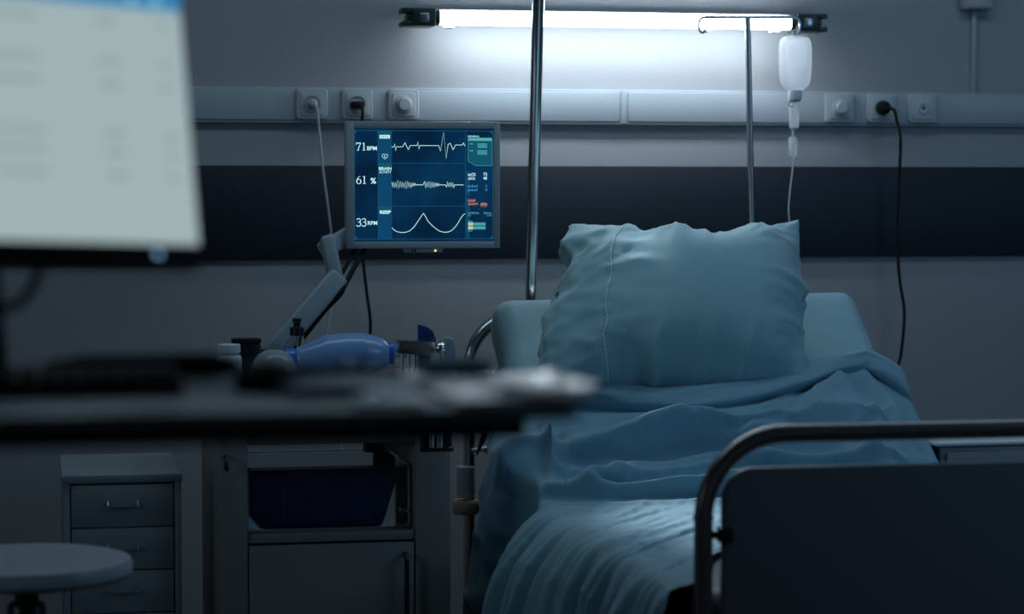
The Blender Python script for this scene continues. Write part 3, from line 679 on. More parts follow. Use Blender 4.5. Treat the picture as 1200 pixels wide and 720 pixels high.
def make_pillow():
    W, H, FL = .60, .45, .04                     # stuffed part, height, open hem flange
    nx, ny, nf = 84, 62, 5
    V, F = [], []; idx = {}; rest = []
    def vid(side, i, j):
        edge = i in (0, nx) or j in (0, ny)
        key = ('e' if edge else side, i, j)
        if key not in idx:
            x, z = -W/2+W*i/nx, -H/2+H*j/ny
            idx[key] = len(V); rest.append((x, z)); V.append((x, 0 if edge else (.012 if side == 'b' else -.012)+.004*noise.noise(Vector((x*9, z*9, 3 if side == 'b' else 0))), z))
        return idx[key]
    for s in 'fb':
        for i in range(nx):
            for j in range(ny):
                q = (vid(s, i, j), vid(s, i+1, j), vid(s, i+1, j+1), vid(s, i, j+1))
                if len(set(q)) == 4: F.append(q if s == 'f' else q[::-1])
    fl = {}
    for k in range(nf+1):
        for j in range(ny+1):
            fl[k, j] = vid('f', 0, j) if k == 0 else len(V)
            if k: rest.append((-W/2-FL*k/nf, -H/2+H*j/ny)); V.append((-W/2-FL*k/nf, .010*k/nf*sin(j*.9+1.3*sin(j*.31)), (-H/2+H*j/ny)))
    for k in range(nf):
        for j in range(ny): F.append((fl[k+1, j], fl[k, j], fl[k, j+1], fl[k+1, j+1]))
    o = raw('pillow', V, F, M['pillow'])
    c = o.modifiers.new('c', 'CLOTH'); s = c.settings
    s.quality = 6; s.mass = .25; s.tension_stiffness = 22; s.compression_stiffness = 22; s.shear_stiffness = 6; s.bending_stiffness = .06
    s.use_pressure = True; s.uniform_pressure_force = 4.2; s.air_damping = 2; s.effector_weights.gravity = 0; s.shrink_min = -.012
    c.collision_settings.use_collision = False
    run_cloth([o], 34)
    return o, nx, ny, idx, fl, nf, rest, W, H, FL
def pose_pillow(P):
    o, nx, ny, idx, fl, nf, rest, W, H, FL = P
    vs = o.data.vertices
    # the solver's in-plane pull, smoothed away for the most part so that the case keeps its full corners
    def row(side, fn, n):
        a = [fn(k) for k in range(n+1)]
        a0_ = list(a)
        for _ in range(30): a = [a[0]]+[(a[k-1]+a[k]*2+a[k+1])/4 for k in range(1, n)]+[a[-1]]
        return [q*.85+w_*.15 for q, w_ in zip(a0_, a)]
    xl = row(0, lambda j: vs[idx['e', 0, j]].co.x, ny); xr = row(0, lambda j: vs[idx['e', nx, j]].co.x, ny)
    zb = row(0, lambda i: vs[idx['e', i, 0]].co.z, nx); zt = row(0, lambda i: vs[idx['e', i, ny]].co.z, nx)
    # the stuffed middle is taut: smooth the solver's buckles there, keep them towards the edges
    for sd in 'fb':
        g = {(i, j): vs[idx['e' if i in (0, nx) or j in (0, ny) else sd, i, j]].co.copy() for i in range(nx+1) for j in range(ny+1)}
        g0 = dict(g)
        for _ in range(50):
            g = {(i, j): (g[i, j] if i in (0, nx) or j in (0, ny) else (g[i-1, j]+g[i+1, j]+g[i, j-1]+g[i, j+1])*.225+g[i, j]*.1) for (i, j) in g}
        for i in range(1, nx):
            for j in range(1, ny):
                e_ = min(i/nx/.20, (nx-i)/nx/.10, j/ny/.12 + 1, (ny-j)/ny/.16); k_ = .06+.80*(1-sstep(.2, 1, e_))
                q = g[i, j].copy(); q.y *= 1.12; vs[idx[sd, i, j]].co = q*(1-k_)+g0[i, j]*k_
    A0 = Vector((0, 5.462, .826)); HT = .472; th = radians(56)
    for n_, v in enumerate(vs):
        x, y, z = v.co; rx, rz = rest[n_]
        ui, hj = clamp((rx+W/2)/W)*nx, clamp((rz+H/2)/H)*ny
        i0, j0 = min(nx-1, int(ui)), min(ny-1, int(hj)); fi, fj = ui-i0, hj-j0
        L_, R_2 = xl[j0]*(1-fj)+xl[j0+1]*fj, xr[j0]*(1-fj)+xr[j0+1]*fj
        B_, T_ = zb[i0]*(1-fi)+zb[i0+1]*fi, zt[i0]*(1-fi)+zt[i0+1]*fi
        u = (x-L_)/(R_2-L_); h = (z-B_)/(T_-B_)
        u = u*.94+.06*((x-min(xl))/(max(xr)-min(xl))); 
        uu = (u*(W)+FL)/(W+FL)
        hc = clamp(h)
        left = 1.105+.155*hc**1.1; right = 1.815+.062*hc
        X = left+(right-left)*uu
        wl = clamp(1-uu*4.2)
        X += wl*(-.030*exp(-((h-.86)/.06)**2)+.035*exp(-((h-.68)/.09)**2)-.020*exp(-((h-.35)/.22)**2)+.010*noise.noise(Vector((uu*4, h*14, 1))))
        X -= .022*clamp(1-uu*5)*sstep(.86, 1.0, hc)
        d = y*(.50 if y > 0 else 1.0)
        sag = -.036*exp(-((uu-.50)/.34)**2)*hc**3+.016*sstep(.88, 1, uu)*hc**4 - .016*clamp((uu-.1)/.3)*clamp((.25-hc)/.25)*0
        Y = A0.y+(HT*h)*cos(th)+d*sin(th); Z = A0.z+(HT*h+sag)*sin(th)-d*cos(th)
        # soft creases pulled in from the seam and the right edge, pinches below the top edge
        if y < 0:
            cr = .006*noise.noise(Vector((uu*5, h*13, 4)))*exp(-((uu-.27)/.12)**2)+.005*noise.noise(Vector((uu*4+h*3, h*16, 9)))*exp(-((uu-.98)/.2)**2)
            cr += .0035*noise.noise(Vector((uu*20+h*5, h*3.5, 2)))*exp(-((h-.97)/.16)**2)*(1-.5*abs(uu-.5))
            cr += .010*noise.noise(Vector((uu*13, h*8, 12)))*clamp(1-uu*4)
            rg = lambda a_, b_, c_: max(0, .32-abs(noise.noise(Vector((a_, b_, c_)))))
            cr -= .020*rg(uu*9+h*3, h*9-uu*4, 21)*sstep(.30, .20, uu)+.012*rg(uu*22, h*20, 27)*sstep(.16, .05, uu)
            cr -= .026*rg(uu*15-h*7, h*5, 23)*sstep(.78, .94, h)*sstep(1.02, .96, h)*sstep(.2, .35, uu)
            cr -= .010*rg(uu*5+h*4, h*15-uu*5, 25)*sstep(.70, .92, uu)+.007*rg(uu*6, h*22+uu*3, 29)*exp(-((uu-.30)/.06)**2)
            Y += cr*sin(th); Z -= cr*cos(th)
        v.co = Vector((X, Y, Z))
PP = make_pillow(); pose_pillow(PP); PIL = PP[0]; smooth_all(PIL)
tag(PIL, 'plump teal pillow with stitched hem leaning on the raised head end of the bed', 'pillow')
nx_, ny_, idx_ = PP[1], PP[2], PP[3]
def pv(i, j): return PIL.data.vertices[idx_[('f' if 0 < i < nx_ and 0 < j < ny_ else 'e', i, j)]].co
off = Vector((0, -.0028, .0010))
seam = finish(tube(B(), curve([pv(21, j).lerp(pv(22, j), .3)+off for j in range(1, ny_)], 2), .0010, 6), 'hem_stitching', M['seam'], PIL)
bm = B()
for j in range(1, ny_-1):
    p = pv(21, j).lerp(pv(20, j), .3)+off*.6; q = pv(21, j).lerp(pv(21, j+1), .55).lerp(pv(20, j), .3)+off*.6
    tube(bm, [p, q], .0008, 5)
s2 = finish(bm, 'stitches', M['seam'], PIL); s2['kind'] = 'stuff'

# --- blanket: laid in folds by hand, then settled for a moment
def pdist(x, y, pl):
    """signed distance to a polyline and position along it"""
    best = None; L = 0; tot = sum(math.hypot(b[0]-a[0], b[1]-a[1]) for a, b in zip(pl, pl[1:]))
    for (ax, ay), (bx, by) in zip(pl, pl[1:]):
        dx_, dy_ = bx-ax, by-ay; l2 = dx_*dx_+dy_*dy_; t_ = clamp(((x-ax)*dx_+(y-ay)*dy_)/l2)
        ex, ey = x-ax-dx_*t_, y-ay-dy_*t_; d = math.hypot(ex, ey)
        if best is None or d < best[0]: best = (d, (dx_*ey-dy_*ex) >= 0, (L+t_*sqrt(l2))/tot)
        L += sqrt(l2)
    return best
# (polyline, half width towards the head, half width towards the foot, height, lean towards the foot)
FOLDS = [
    ([(1.17, 5.325), (1.25, 5.333), (1.35, 5.35), (1.59, 5.395), (1.75, 5.44)], .045, .028, .030, .25),
    ([(1.13, 5.235), (1.21, 5.268), (1.38, 5.292), (1.57, 5.332), (1.72, 5.355), (1.9, 5.37)], .050, .026, .056, .40),
    ([(1.20, 5.155), (1.30, 5.205), (1.40, 5.215), (1.54, 5.225), (1.75, 5.22), (1.95, 5.26)], .030, .020, .036, .45),
    ([(1.11, 5.16), (1.18, 5.145), (1.27, 5.125), (1.40, 5.12), (1.60, 5.13), (1.9, 5.15)], .050, .014, .034, .55),
    ([(1.24, 5.04), (1.42, 5.055), (1.60, 5.04), (1.8, 5.05)], .040, .020, .007, .2),
    ([(1.19, 5.385), (1.26, 5.375), (1.33, 5.395), (1.42, 5.40)], .014, .012, .013, .2),
    ([(1.18, 5.30), (1.24, 5.325), (1.30, 5.365)], .012, .012, .012, .2),
    ([(1.20, 5.245), (1.32, 5.262), (1.45, 5.300)], .012, .009, .012, .3),
    ([(1.35, 5.335), (1.48, 5.372), (1.62, 5.425)], .014, .010, .013, .3),
    ([(1.26, 5.185), (1.36, 5.182), (1.48, 5.192), (1.6, 5.20)], .012, .009, .012, .3),
    ([(1.50, 5.29), (1.66, 5.31), (1.85, 5.31)], .016, .012, .014, .3),
    ([(1.13, 5.205), (1.19, 5.215), (1.27, 5.235)], .012, .009, .012, .3),
    ([(1.76, 5.46), (1.70, 5.41), (1.60, 5.37)], .012, .014, .012, .1),
    ([(1.78, 5.30), (1.88, 5.33), (1.99, 5.40)], .012, .014, .010, .1),
    ([(1.93, 5.50), (1.81, 5.425), (1.72, 5.36), (1.63, 5.31)], .020, .045, .026, .1),
    ([(1.97, 5.50), (2.01, 5.42), (2.03, 5.32)], .020, .020, .016, 0),
    ([(1.90, 5.47), (1.97, 5.36), (2.05, 5.22)], .016, .02, .012, 0),
    ([(1.80, 5.36), (1.90, 5.25), (2.02, 5.17)], .02, .03, .014, 0),
    ([(1.22, 5.40), (1.30, 5.365), (1.36, 5.33)], .016, .018, .012, 0),
    ([(1.120, 5.46), (1.128, 5.34), (1.122, 5.20)], .016, .016, .022, 0),
]
def make_blanket():
    XL, XR = 1.105, 2.062
    nu, nv = 200, 170
    u0, u1 = -.52, 1.36
    V, F = [], []
    for i in range(nu+1):
        q_ = i/nu; u = (u0+(-.06-u0)*(q_/.34)) if q_ < .34 else ((-.06+.14*(q_-.34)/.12) if q_ < .46 else (.08+(u1-.08)*(q_-.46)/.54))
        for j in range(nv+1):
            v = j/nv
            yt = 5.455+.075*sstep(.45, .85, u)                  # head edge, higher at the right
            yf = 4.02+.40*sstep(.0, .22, u) if u > 0 else 4.02+.05*sin(u*9)-.10*clamp(-u*2)
            y = yf+(yt-yf)*v
            a_ = clamp(-u, 0, 9); rr = .045
            # how far the hanging side stands off the bed at this y
            dip_ = .035*sstep(5.09, 5.13, y)*(1-sstep(5.185, 5.205, y))*clamp((a_-.03)/.06)
            fl_ = -dip_+.085*sstep(5.195, 5.24, y)*(1-.75*sstep(5.30, 5.44, y))*(1-exp(-a_/.03))
            fr_ = (.030+.085*sstep(4.35, 4.95, y))*(1-sstep(5.06, 5.16, y))*(1-exp(-(a_/.13)**1.5))
            out = fl_+fr_+.035*sstep(5.2, 5.3, y)*clamp((a_-.1)/.3)
            topz_ = topz(y)+.010
            if 0 <= u <= .957: x = XL+u; z = topz_
            elif u < 0:
                q = min(a_/rr, pi/2); x = XL-rr*sin(q)*.6-out; z = topz_-rr*(1-cos(q))-max(0, a_-rr*pi/2)*.97
            else:
                b_ = u-.957; q = min(b_/rr, pi/2); x = XR+rr*sin(q)*.5+max(0, b_-rr*pi/2)*(-.02); z = topz_-rr*(1-cos(q))-max(0, b_-rr*pi/2)*.98
            edge = clamp((u+.05)/.06)*clamp((1.0-u)/.06)
            H = 0; lean = 0
            if edge > 0:
                X_ = XL+clamp(u, 0, .957)
                for pl, wh, wf, am, ln in FOLDS:
                    if abs(y-sum(p[1] for p in pl)/len(pl)) > .35: continue
                    d, left_, s_ = pdist(X_, y, pl)
                    head = (y > pl[0][1]+(pl[-1][1]-pl[0][1])*s_)
                    wd = wh if head else wf
                    if d > wd*3: continue
                    k = 1.95*am*exp(-(d/wd)**1.6)*(.55+.45*sin(pi*clamp(s_, .05, .95)))*(1+.35*noise.noise(Vector((s_*6, am*99, 0))))
                    H += k; lean += k*ln
            H *= 1-.65*sstep(5.29, 5.38, y)*(1-sstep(.60, .80, u)); lean *= 1-.6*sstep(5.29, 5.38, y)
            # fine wrinkles running from the flat part to the left edge and down the side
            ph = y-1.35*clamp(u, 0, .6) if u > 0 else y+.10*u
            wr = noise.noise(Vector((ph*24+.8*noise.noise(Vector((x*5, y*5, 3))), u*2.2, 7))); wr2 = noise.noise(Vector((ph*55, u*4, 17)))
            zone = sstep(5.10, 4.95, y)*sstep(4.02, 4.2, y)*sstep(.75, .1, u) if u > -.02 else sstep(5.10, 4.95, y)
            amp = .014*zone*(.45+1.6*abs(noise.noise(Vector((ph*7, 3, 60)))))
            rid = (1-2*abs(wr))**1 if abs(wr) < .5 else 0
            H += (amp*rid*.9+amp*.5*wr2)*clamp((u+.08)/.1)
            H += .006*noise.noise(Vector((x*9, y*7, 0)))*edge+.004*noise.noise(Vector((x*5+y*9, y*30, 2)))*edge
            # the hanging side is folded back over the edge here: a raised lip with a sharp inner border
            lip = sstep(5.19, 5.24, y)*sstep(-.10, -.02, u)*(1-sstep(.010, .028, u+.010*noise.noise(Vector((y*9, 0, 40)))))
            H += .034*lip; x += .016*lip*clamp((u+.03)/.04)
            side = clamp((-u-.01)/.10)
            x -= side*(.032*rid+.013*wr2+.014*sin(y*29+u*3))*sstep(5.12, 5.0, y)
            # big creases of the flap that faces the room
            x -= side*sstep(5.2, 5.3, y)*((.055)*max(0, .30-abs(noise.noise(Vector((y*8+u*7, u*5-y*3, 31)))))+.010*noise.noise(Vector((y*9, u*7, 31)))+.008*noise.noise(Vector((y*18+u*14, u*4, 33))))
            yy = y-lean-side*sstep(5.18, 5.26, y)*(.012*noise.noise(Vector((u*8, y*6, 51)))+.008*noise.noise(Vector((u*19, y*9, 52))))
            V.append((x, yy, z+H))
    for i in range(nu):
        for j in range(nv):
            a = i*(nv+1)+j; F.append((a, a+nv+1, a+nv+2, a+1))
    o = raw('blanket', V, F, M['blanket'])
    vg = o.vertex_groups.new(name='p')
    for i in range(nu+1):
        q_ = i/nu; u = (u0+(-.06-u0)*(q_/.34)) if q_ < .34 else ((-.06+.14*(q_-.34)/.12) if q_ < .46 else (.08+(u1-.08)*(q_-.46)/.54))
        for j in range(nv+1):
            n_ = i*(nv+1)+j; y = V[n_][1]
            w_ = 1.0 if u < -.01 else 1-.22*sstep(-.01, .06, u)*sstep(4.9, 5.05, y)
            vg.add([n_], w_, 'REPLACE')
    vg.add([i*(nv+1)+nv for i in range(nu+1)], 1, 'REPLACE')
    c = o.modifiers.new('c', 'CLOTH'); s = c.settings
    s.quality = 4; s.mass = .2; s.tension_stiffness = 12; s.compression_stiffness = 12; s.shear_stiffness = 4; s.bending_stiffness = .03; s.air_damping = 1.5
    s.shrink_min = -.05; s.vertex_group_mass = 'p'; s.pin_stiffness = 3.0; s.effector_weights.gravity = .1
    c.collision_settings.use_collision = False
    if BLANKET_FRAMES: run_cloth([o], BLANKET_FRAMES)
    else: o.modifiers.clear()
    for v in o.data.vertices:                       # nothing may sink into the mattress
        if 1.12 < v.co.x < 2.05 and v.co.z < topz(v.co.y)+.006 and v.co.z > topz(v.co.y)-.04: v.co.z = topz(v.co.y)+.006
    md = o.modifiers.new('s', 'SUBSURF'); md.levels = 1; md.render_levels = 1
    return o
BLANKET_FRAMES = 9
BL = make_blanket(); smooth_all(BL)
tag(BL, 'crumpled teal blanket spread over the mattress and hanging down its left side', 'blanket')
# the turned-back cuff along its head edge
def make_cuff():
    top = [(1.03, 5.47, .74), (1.075, 5.475, .815), (1.13, 5.485, .866), (1.18, 5.475, .874), (1.30, 5.455, .861), (1.39, 5.44, .848), (1.48, 5.428, .840), (1.605, 5.44, .849), (1.70, 5.46, .862), (1.787, 5.478, .878), (1.884, 5.512, .903), (1.94, 5.525, .911), (1.99, 5.53, .915), (2.035, 5.50, .893), (2.066, 5.48, .862), (2.078, 5.475, .80)]
    drop = [.05, .06, .066, .070, .067, .064, .058, .058, .056, .055, .058, .062, .062, .058, .06, .06]
    C_ = curve(top, 14); D_ = [drop[min(len(drop)-1, i//14)]*(1-(i % 14)/14)+drop[min(len(drop)-1, i//14+1)]*(i % 14)/14 for i in range(len(C_))]
    bm = bmesh.new(); rows = []; m_ = 26
    for i, (p, dr) in enumerate(zip(C_, D_)):
        T = (C_[min(i+1, len(C_)-1)]-C_[max(i-1, 0)]).normalized()
        side = Vector((clamp(T.y, -.45, .45), -1, 0)).normalized()      # towards the foot
        row = []
        for k in range(m_+1):
            t_ = k/m_                                    # 0 under the pillow .. 1 hem on the blanket
            if t_ < .35: q = t_/.35; f_ = -.10+.085*q; g = -.070*(1-q)**1.3
            elif t_ < .55: q = (t_-.35)/.2; f_ = -.015+.033*sin(q*pi/2); g = -.012*(1-cos(q*pi/2))
            else: q = (t_-.55)/.45; f_ = .018+.024*sin(q*pi)-.006*q; g = -.012-(dr*1.12-.012)*q
            n1 = noise.noise(Vector((p.x*7, t_*5, 1)))*.007+noise.noise(Vector((p.x*14+t_*5, t_*9, 4)))*.004
            n2 = noise.noise(Vector((p.x*5+t_*2.2, t_*3, 8)))*.010
            f2 = f_+n1*sin(pi*clamp(t_))+.006*sin(p.x*9+t_*7)
            row.append(bm.verts.new(p+side*f2+Vector((0, 0, g+n2*sin(pi*t_)))))
        rows.append(row)
    for a, b in zip(rows, rows[1:]):
        for k in range(m_): bm.faces.new((a[k], b[k], b[k+1], a[k+1]))
    return bm
cf = finish(make_cuff(), 'turned_back_cuff', M['blanket'], BL, sharp=180)
md = cf.modifiers.new('t', 'SOLIDIFY'); md.thickness = .004; md.offset = -1
md = cf.modifiers.new('s', 'SUBSURF'); md.levels = 1; md.render_levels = 1

#CLOTH-B#

# ------------------------------------------------------------------ poles and drip
t = thing('bed_lifting_pole', (1.2387, 5.955, .55), 'thick chrome pole rising out of frame behind the left of the bed head', 'pole')
A, Bp = Vector((1.1885, 5.62, 1.757)), Vector((1.2387, 5.95, 1.044)); dd = (A-Bp)
bm = tube(B(), [Bp-dd*.55, Bp, A, A+dd*.35], .0145, 20); part('pole_tube', bm, M['chrome'], t)
part('pole_clamp', box(B(), 1.235, 1.30, 5.905, 5.99, .93, .98, .005) if False else box(B(), 1.245, 1.300, 5.908, 6.17, .66, .70, .005), M['steel'], t)
t = thing('drip_stand', (1.8388, 6.0, .55), 'thin grey drip pole with hooked crossbar behind the right of the bed', 'drip stand')
a, b = Vector((1.8245, 6.0, 1.7499)), Vector((1.8388, 6.0, 1.2043)); dd = b-a
part('pole_tube', tube(B(), [a, b, b+dd*1.05], .0085, 14), M['steel'], t)
cb = part('crossbar', tube(B(), fillet([(1.7095, 6.0, 1.7525), (1.952, 6.0, 1.7555)], .01), .0042, 10), M['steel'], t)
part('hook', tube(B(), curve([(1.712, 6.0, 1.7525), (1.700, 6.0, 1.749), (1.693, 6.0, 1.735), (1.696, 6.0, 1.718), (1.704, 6.0, 1.713), (1.712, 6.0, 1.720)], 8), .0038, 10), M['steel'], t)
part('hook', tube(B(), curve([(1.950, 6.0, 1.7555), (1.963, 6.0, 1.750), (1.968, 6.0, 1.735), (1.963, 6.0, 1.716), (1.955, 6.0, 1.711), (1.948, 6.0, 1.719)], 8), .0038, 10), M['steel'], t)
part('pole_clamp', box(B(), 1.825, 1.868, 5.906, 6.02, .68, .72, .004), M['steel'], t)
# drip bottle
t = thing('drip_bottle', (1.955, 6.0, 1.64), 'translucent white drip bottle hanging from the right hook of the pole', 'drip bottle')
def flask(bm, sc=1., z0=None, z1=None):
    prof = [(1.5655, .016), (1.568, .022), (1.574, .031), (1.582, .037), (1.60, .0405), (1.64, .0425), (1.67, .0425), (1.69, .0405), (1.700, .036), (1.7055, .028), (1.7075, .015)]
    rings = []; n = 40
    pr_ = [(z, w_) for z, w_ in prof if (z0 is None or z >= z0) and (z1 is None or z <= z1)]
    for z, w_ in pr_:
        ring = []
        for k in range(n):
            a_ = 2*pi*k/n; c_, s_ = cos(a_), sin(a_); ex = .62
            ring.append(bm.verts.new((1.9545+w_*sc*math.copysign(abs(c_)**ex, c_), 6.0+w_*.62*sc*math.copysign(abs(s_)**ex, s_), z)))
        rings.append(ring)
    for a_, b_ in zip(rings, rings[1:]):
        for k in range(n): bm.faces.new((a_[k], a_[(k+1) % n], b_[(k+1) % n], b_[k]))
    bm.faces.new(rings[0][::-1]); bm.faces.new(rings[-1]); return bm
part('bottle_wall', flask(B()), M['bag'], t)
part('saline', flask(B(), .95, 1.567, 1.60), M['fluid'], t)
part('bottle_label', plate(B(), 1.953, 1.654, .050, .060, 6.0-.0275, 6.0-.0268, .004, 0), M['label'], t)
part('hanging_loop', tube(B(), fillet([(1.947, 6.0, 1.706), (1.947, 6.0, 1.722), (1.961, 6.0, 1.722), (1.961, 6.0, 1.706)], .006), .002, 8), M['white'], t)
part('cap', lathe(B(), [(.017, 0), (.0185, .004), (.0185, .018), (.016, .026)], (1.9545, 6.0, 1.540), n=28), M['white'], t)
t = thing('drip_line', (1.953, 6.0, 1.45), 'clear drip chamber and thin tube hanging below the drip bottle', 'drip line')
part('spike_ring', lathe(B(), [(.011, 0), (.0165, .001), (.0165, .004), (.011, .005)], (1.9535, 6.0, 1.5345), n=24), M['insert'], t)
part('wire_clip', tube(B(), curve([(1.937, 5.985, 1.534), (1.933, 5.985, 1.528), (1.938, 5.985, 1.522), (1.945, 5.985, 1.525)], 6), .0012, 6), M['black'], t)
part('drip_chamber', lathe(B(), [(.0115, 0), (.0125, .004), (.0135, .06), (.0125, .066), (.007, .067)], (1.9525, 6.0, 1.467), n=24), M['bag'], t)
part('chamber_nozzle', lathe(B(), [(.0035, 0), (.0045, .018), (.0105, .026)], (1.951, 6.0, 1.443), n=16), M['white'], t)
part('flow_regulator', lathe(B(), [(.0085, 0), (.0105, .004), (.0115, .046), (.0085, .052)], (1.950, 6.0, 1.392), n=20), M['label'], t)
part('line_tube', tube(B(), curve([(1.950, 6.0, 1.394), (1.949, 6.0, 1.36), (1.942, 6.0, 1.30), (1.939, 6.0, 1.25), (1.944, 6.0, 1.21), (1.951, 5.99, 1.18), (1.953, 5.97, 1.12), (1.953, 5.94, 1.05), (1.954, 5.935, .9), (1.954, 5.935, .7)], 8), .0022, 8), M['bag'], t)

# ------------------------------------------------------------------ foreground desk
DZ = 1.10
t = thing('standing_desk', (-.3, 2.5, 0), 'dark tall desk in the blurred foreground carrying the computer', 'desk')
part('desk_top', box(B(), -1.3, .500, 2.175, 2.66, DZ-.014, DZ, .004), M['desk'], t)
part('apron', box(B(), -1.26, .452, 2.185, 2.65, DZ-.032, DZ-.014, .004), M['desk2'], t)
for x in (-1.2, -.38): part('leg', box(B(), x-.035, x+.025, 2.38, 2.46, .03, DZ-.032, .006), M['desk2'], t)
for x in (-1.2, -.38): part('foot', box(B(), x-.035, x+.025, 2.15, 2.70, 0, .035, .006), M['desk2'], t)
# computer screen
R_ = Vector((.89419921, .44617276, -.03657379)); U_ = Vector((-.06048866, .20136847, .97764608)); N_ = R_.cross(U_).normalized(); U_ = N_.cross(R_).normalized()
BR = Vector((.1625, 2.42, 1.2468)); rot = Matrix((R_, N_*-1, U_)).transposed()     # local x right, y into the screen, z up
t = thing('computer_monitor', BR, 'large blurred computer monitor with pale page and blue bar at upper left', 'monitor')
t.rotation_euler = rot.to_euler()
W_, H_ = .466, .275
f_ = finish(box(B(), -W_-.006, .0035, .002, .030, -.022, H_+.006, .003), 'screen_housing', M['black'], t)
finish(box(B(), -W_*.75, -W_*.25, .028, .055, .02, .20, .012), 'rear_bulge', M['black'], t)
pg = finish(box(B(), -W_, 0, -.0005, .004, 0, H_, 0), 'screen_page', emat('page_light', (.56, .72, .74), .62), t)
finish(box(B(), -W_, 0, -.0015, 0, .241, H_, 0), 'blue_title_bar', emat('bar_light', (.06, .36, .68), .65), pg)
ROWM = emat('row_light', (.42, .55, .57), .62)
for zz in (.222, .180, .157, .106, .088, .065):
    for xx, ww in ((-.43, .07), (-.33, .08), (-.19, .055), (-.086, .022), (-.023, .012)):
        finish(box(B(), xx-ww*.5, xx+ww*.5, -.0012, 0, zz, zz+.006, 0), 'page_row', ROWM, pg)
bm = B()
for xx in (-.055, -.028): lathe(bm, [(.0045, 0), (.0045, .001), (0, .001)], (xx, -.0015, .251), (0, -1, 0), 16)
finish(bm, 'title_bar_icons', emat('icon_light', (.35, .7, .9), .8), pg)
finish(lathe(B(), [(.0035, 0), (.0028, .0015), (0, .002)], (-.046, .002, -.0095), (0, -1, 0), 14), 'power_light', emat('led_blue', (.25, .50, .85), 1.1), t)
# its stand: built upright on the desk
st = thing('monitor_stand', (-.05, 2.38, DZ), 'black stand carrying the blurred computer monitor on the desk', 'monitor stand')
part('stand_base', box(B(), -.16, -.01, 2.505, 2.64, DZ, DZ+.010, .004), M['black'], st)
part('stand_neck', bar((-.05, 2.56, DZ+.010), (-.062, 2.46, DZ+.20), .045, .016, .004), M['black'], st)
part('looped_cable', tube(B(), curve([(.008, 2.42, 1.25), (.006, 2.41, 1.225), (-.006, 2.40, 1.20), (-.02, 2.40, 1.188), (-.05, 2.41, 1.184), (-.09, 2.42, 1.20)], 8), .005, 10), M['rubber'], st)
# keyboard, mouse and clutter
t = thing('keyboard', (-.07, 2.42, DZ), 'black computer keyboard at the left of the blurred desk', 'keyboard')
part('key_tray', box(B(), -.30, .145, 2.365, 2.495, DZ, DZ+.016, .005), M['black'], t)
for r in range(5):
    for c in range(22):
        if r == 0 and 6 < c < 13:
            if c == 7: part('space_key', box(B(), -.293+c*.0198, -.293+12*.0198+.0172, 2.372, 2.392, DZ+.0162, DZ+.023, .002, 1), M['rubber'], t)
            continue
        part('key', box(B(), -.293+c*.0198, -.293+c*.0198+.0172, 2.372+r*.0238, 2.372+r*.0238+.020, DZ+.0162, DZ+.023, .002, 1), M['rubber'], t)
t = thing('soft_case', (.115, 2.56, DZ), 'low black soft case lying behind the keyboard', 'case')
bm = lathe(B(), [(0, -.105), (.009, -.10), (.012, -.08), (.013, 0), (.012, .08), (.009, .10), (0, .105)], (.112, 2.56, DZ+.0133), (1, .12, 0), 24); part('case_body', bm, M['rubber'], t)
part('zip', tube(B(), [(.04, 2.551, DZ+.0262), (.19, 2.569, DZ+.0258)], .002, 8), M['black'], t)
t = thing('computer_mouse', (.232, 2.42, DZ), 'dark rounded computer mouse at the middle of the blurred desk', 'mouse')
bm = lathe(B(), [(0, .0285), (.012, .028), (.024, .0245), (.033, .017), (.036, .008), (.034, 0)], (0, 0, 0), n=32, sx=1, sy=1.5)
bmesh.ops.transform(bm, matrix=Matrix.Translation((.232, 2.42, DZ)), verts=bm.verts); part('mouse_shell', bm, M['rubber'], t)
part('scroll_wheel', lathe(B(), [(.006, -.003), (.008, -.002), (.008, .002), (.006, .003)], (.232, 2.385, DZ+.024), (1, 0, 0), 16), M['red'], t)
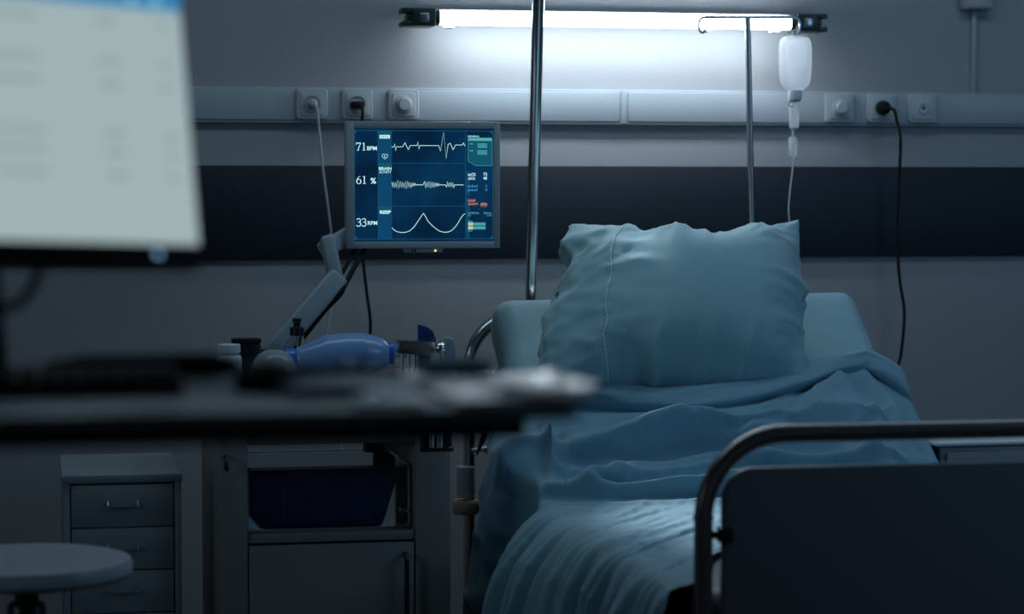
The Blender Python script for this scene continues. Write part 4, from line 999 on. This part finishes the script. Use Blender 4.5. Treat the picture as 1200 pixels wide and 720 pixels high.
def sheet_of(name, x, y, w_, d_, z, rz, m, label, cat, th=.0012, curl=0):
    bm = bmesh.new(); n = 10; g = [[None]*(n+1) for _ in range(n+1)]
    for i in range(n+1):
        for j in range(n+1):
            u, v = i/n-.5, j/n-.5; zz = curl*max(0, u*2)**2*(1+.5*sin(6*v))
            g[i][j] = bm.verts.new((u*w_, v*d_, zz))
    for i in range(n):
        for j in range(n): bm.faces.new((g[i][j], g[i+1][j], g[i+1][j+1], g[i][j+1]))
    r = bmesh.ops.extrude_face_region(bm, geom=list(bm.faces))
    for q in r['geom']:
        if isinstance(q, bmesh.types.BMVert): q.co.z += th
    bmesh.ops.transform(bm, matrix=Matrix.Translation((x, y, z)) @ Matrix.Rotation(radians(rz), 4, 'Z'), verts=bm.verts)
    return single(name, bm, m, label, cat)
sheet_of('paper_sheet', .447, 2.33, .135, .28, DZ+.0002, 3, M['paper'], 'loose glossy white sheets at the right end of the blurred desk', 'paper', .006, .004)
sheet_of('paper_card', .480, 2.27, .075, .16, DZ+.0115, 8, M['paper'], 'small white card lying on the glossy sheets at the desk end', 'card', .004, .004)
sheet_of('paper_strip', .335, 2.32, .065, .26, DZ+.0002, -6, M['paper'], 'dim white paper strip left of the dark gap on the desk', 'paper', .004)
sheet_of('plastic_folder', .262, 2.40, .07, .20, DZ+.0002, 10, M['folder'], 'dark blue folder lying beside the mouse on the desk', 'folder', .010)
t = thing('small_case', (.43, 2.46, DZ), 'small pale green case at the back right corner of the desk', 'case')
part('case_body', box(B(), .40, .475, 2.475, 2.512, DZ+.0062, DZ+.018, .004), M['sheet'], t)
part('case_lid', box(B(), .399, .476, 2.474, 2.513, DZ+.0182, DZ+.023, .002), M['pillow'], t)
t = thing('pen', (.33, 2.44, DZ), 'dark pen with shining metal clip lying at the back of the desk', 'pen')
part('barrel', tube(B(), [(.265, 2.46, DZ+.0155), (.375, 2.475, DZ+.0105)], .0045, 12), M['black'], t)
part('tip', lathe(B(), [(.0045, 0), (.0035, .01), (.0008, .018)], (.265, 2.46, DZ+.0155), (-1, -.15, .04), 12), M['chrome'], t)
part('clip', lathe(B(), [(0, -.005), (.004, -.0035), (.005, 0), (.004, .0035), (0, .005)], (.318, 2.465, DZ+.0215), n=16), M['chrome'], t)
part('clip', lathe(B(), [(0, -.004), (.003, -.003), (.004, 0), (.003, .003), (0, .004)], (.345, 2.470, DZ+.0185), n=16), M['chrome'], t)
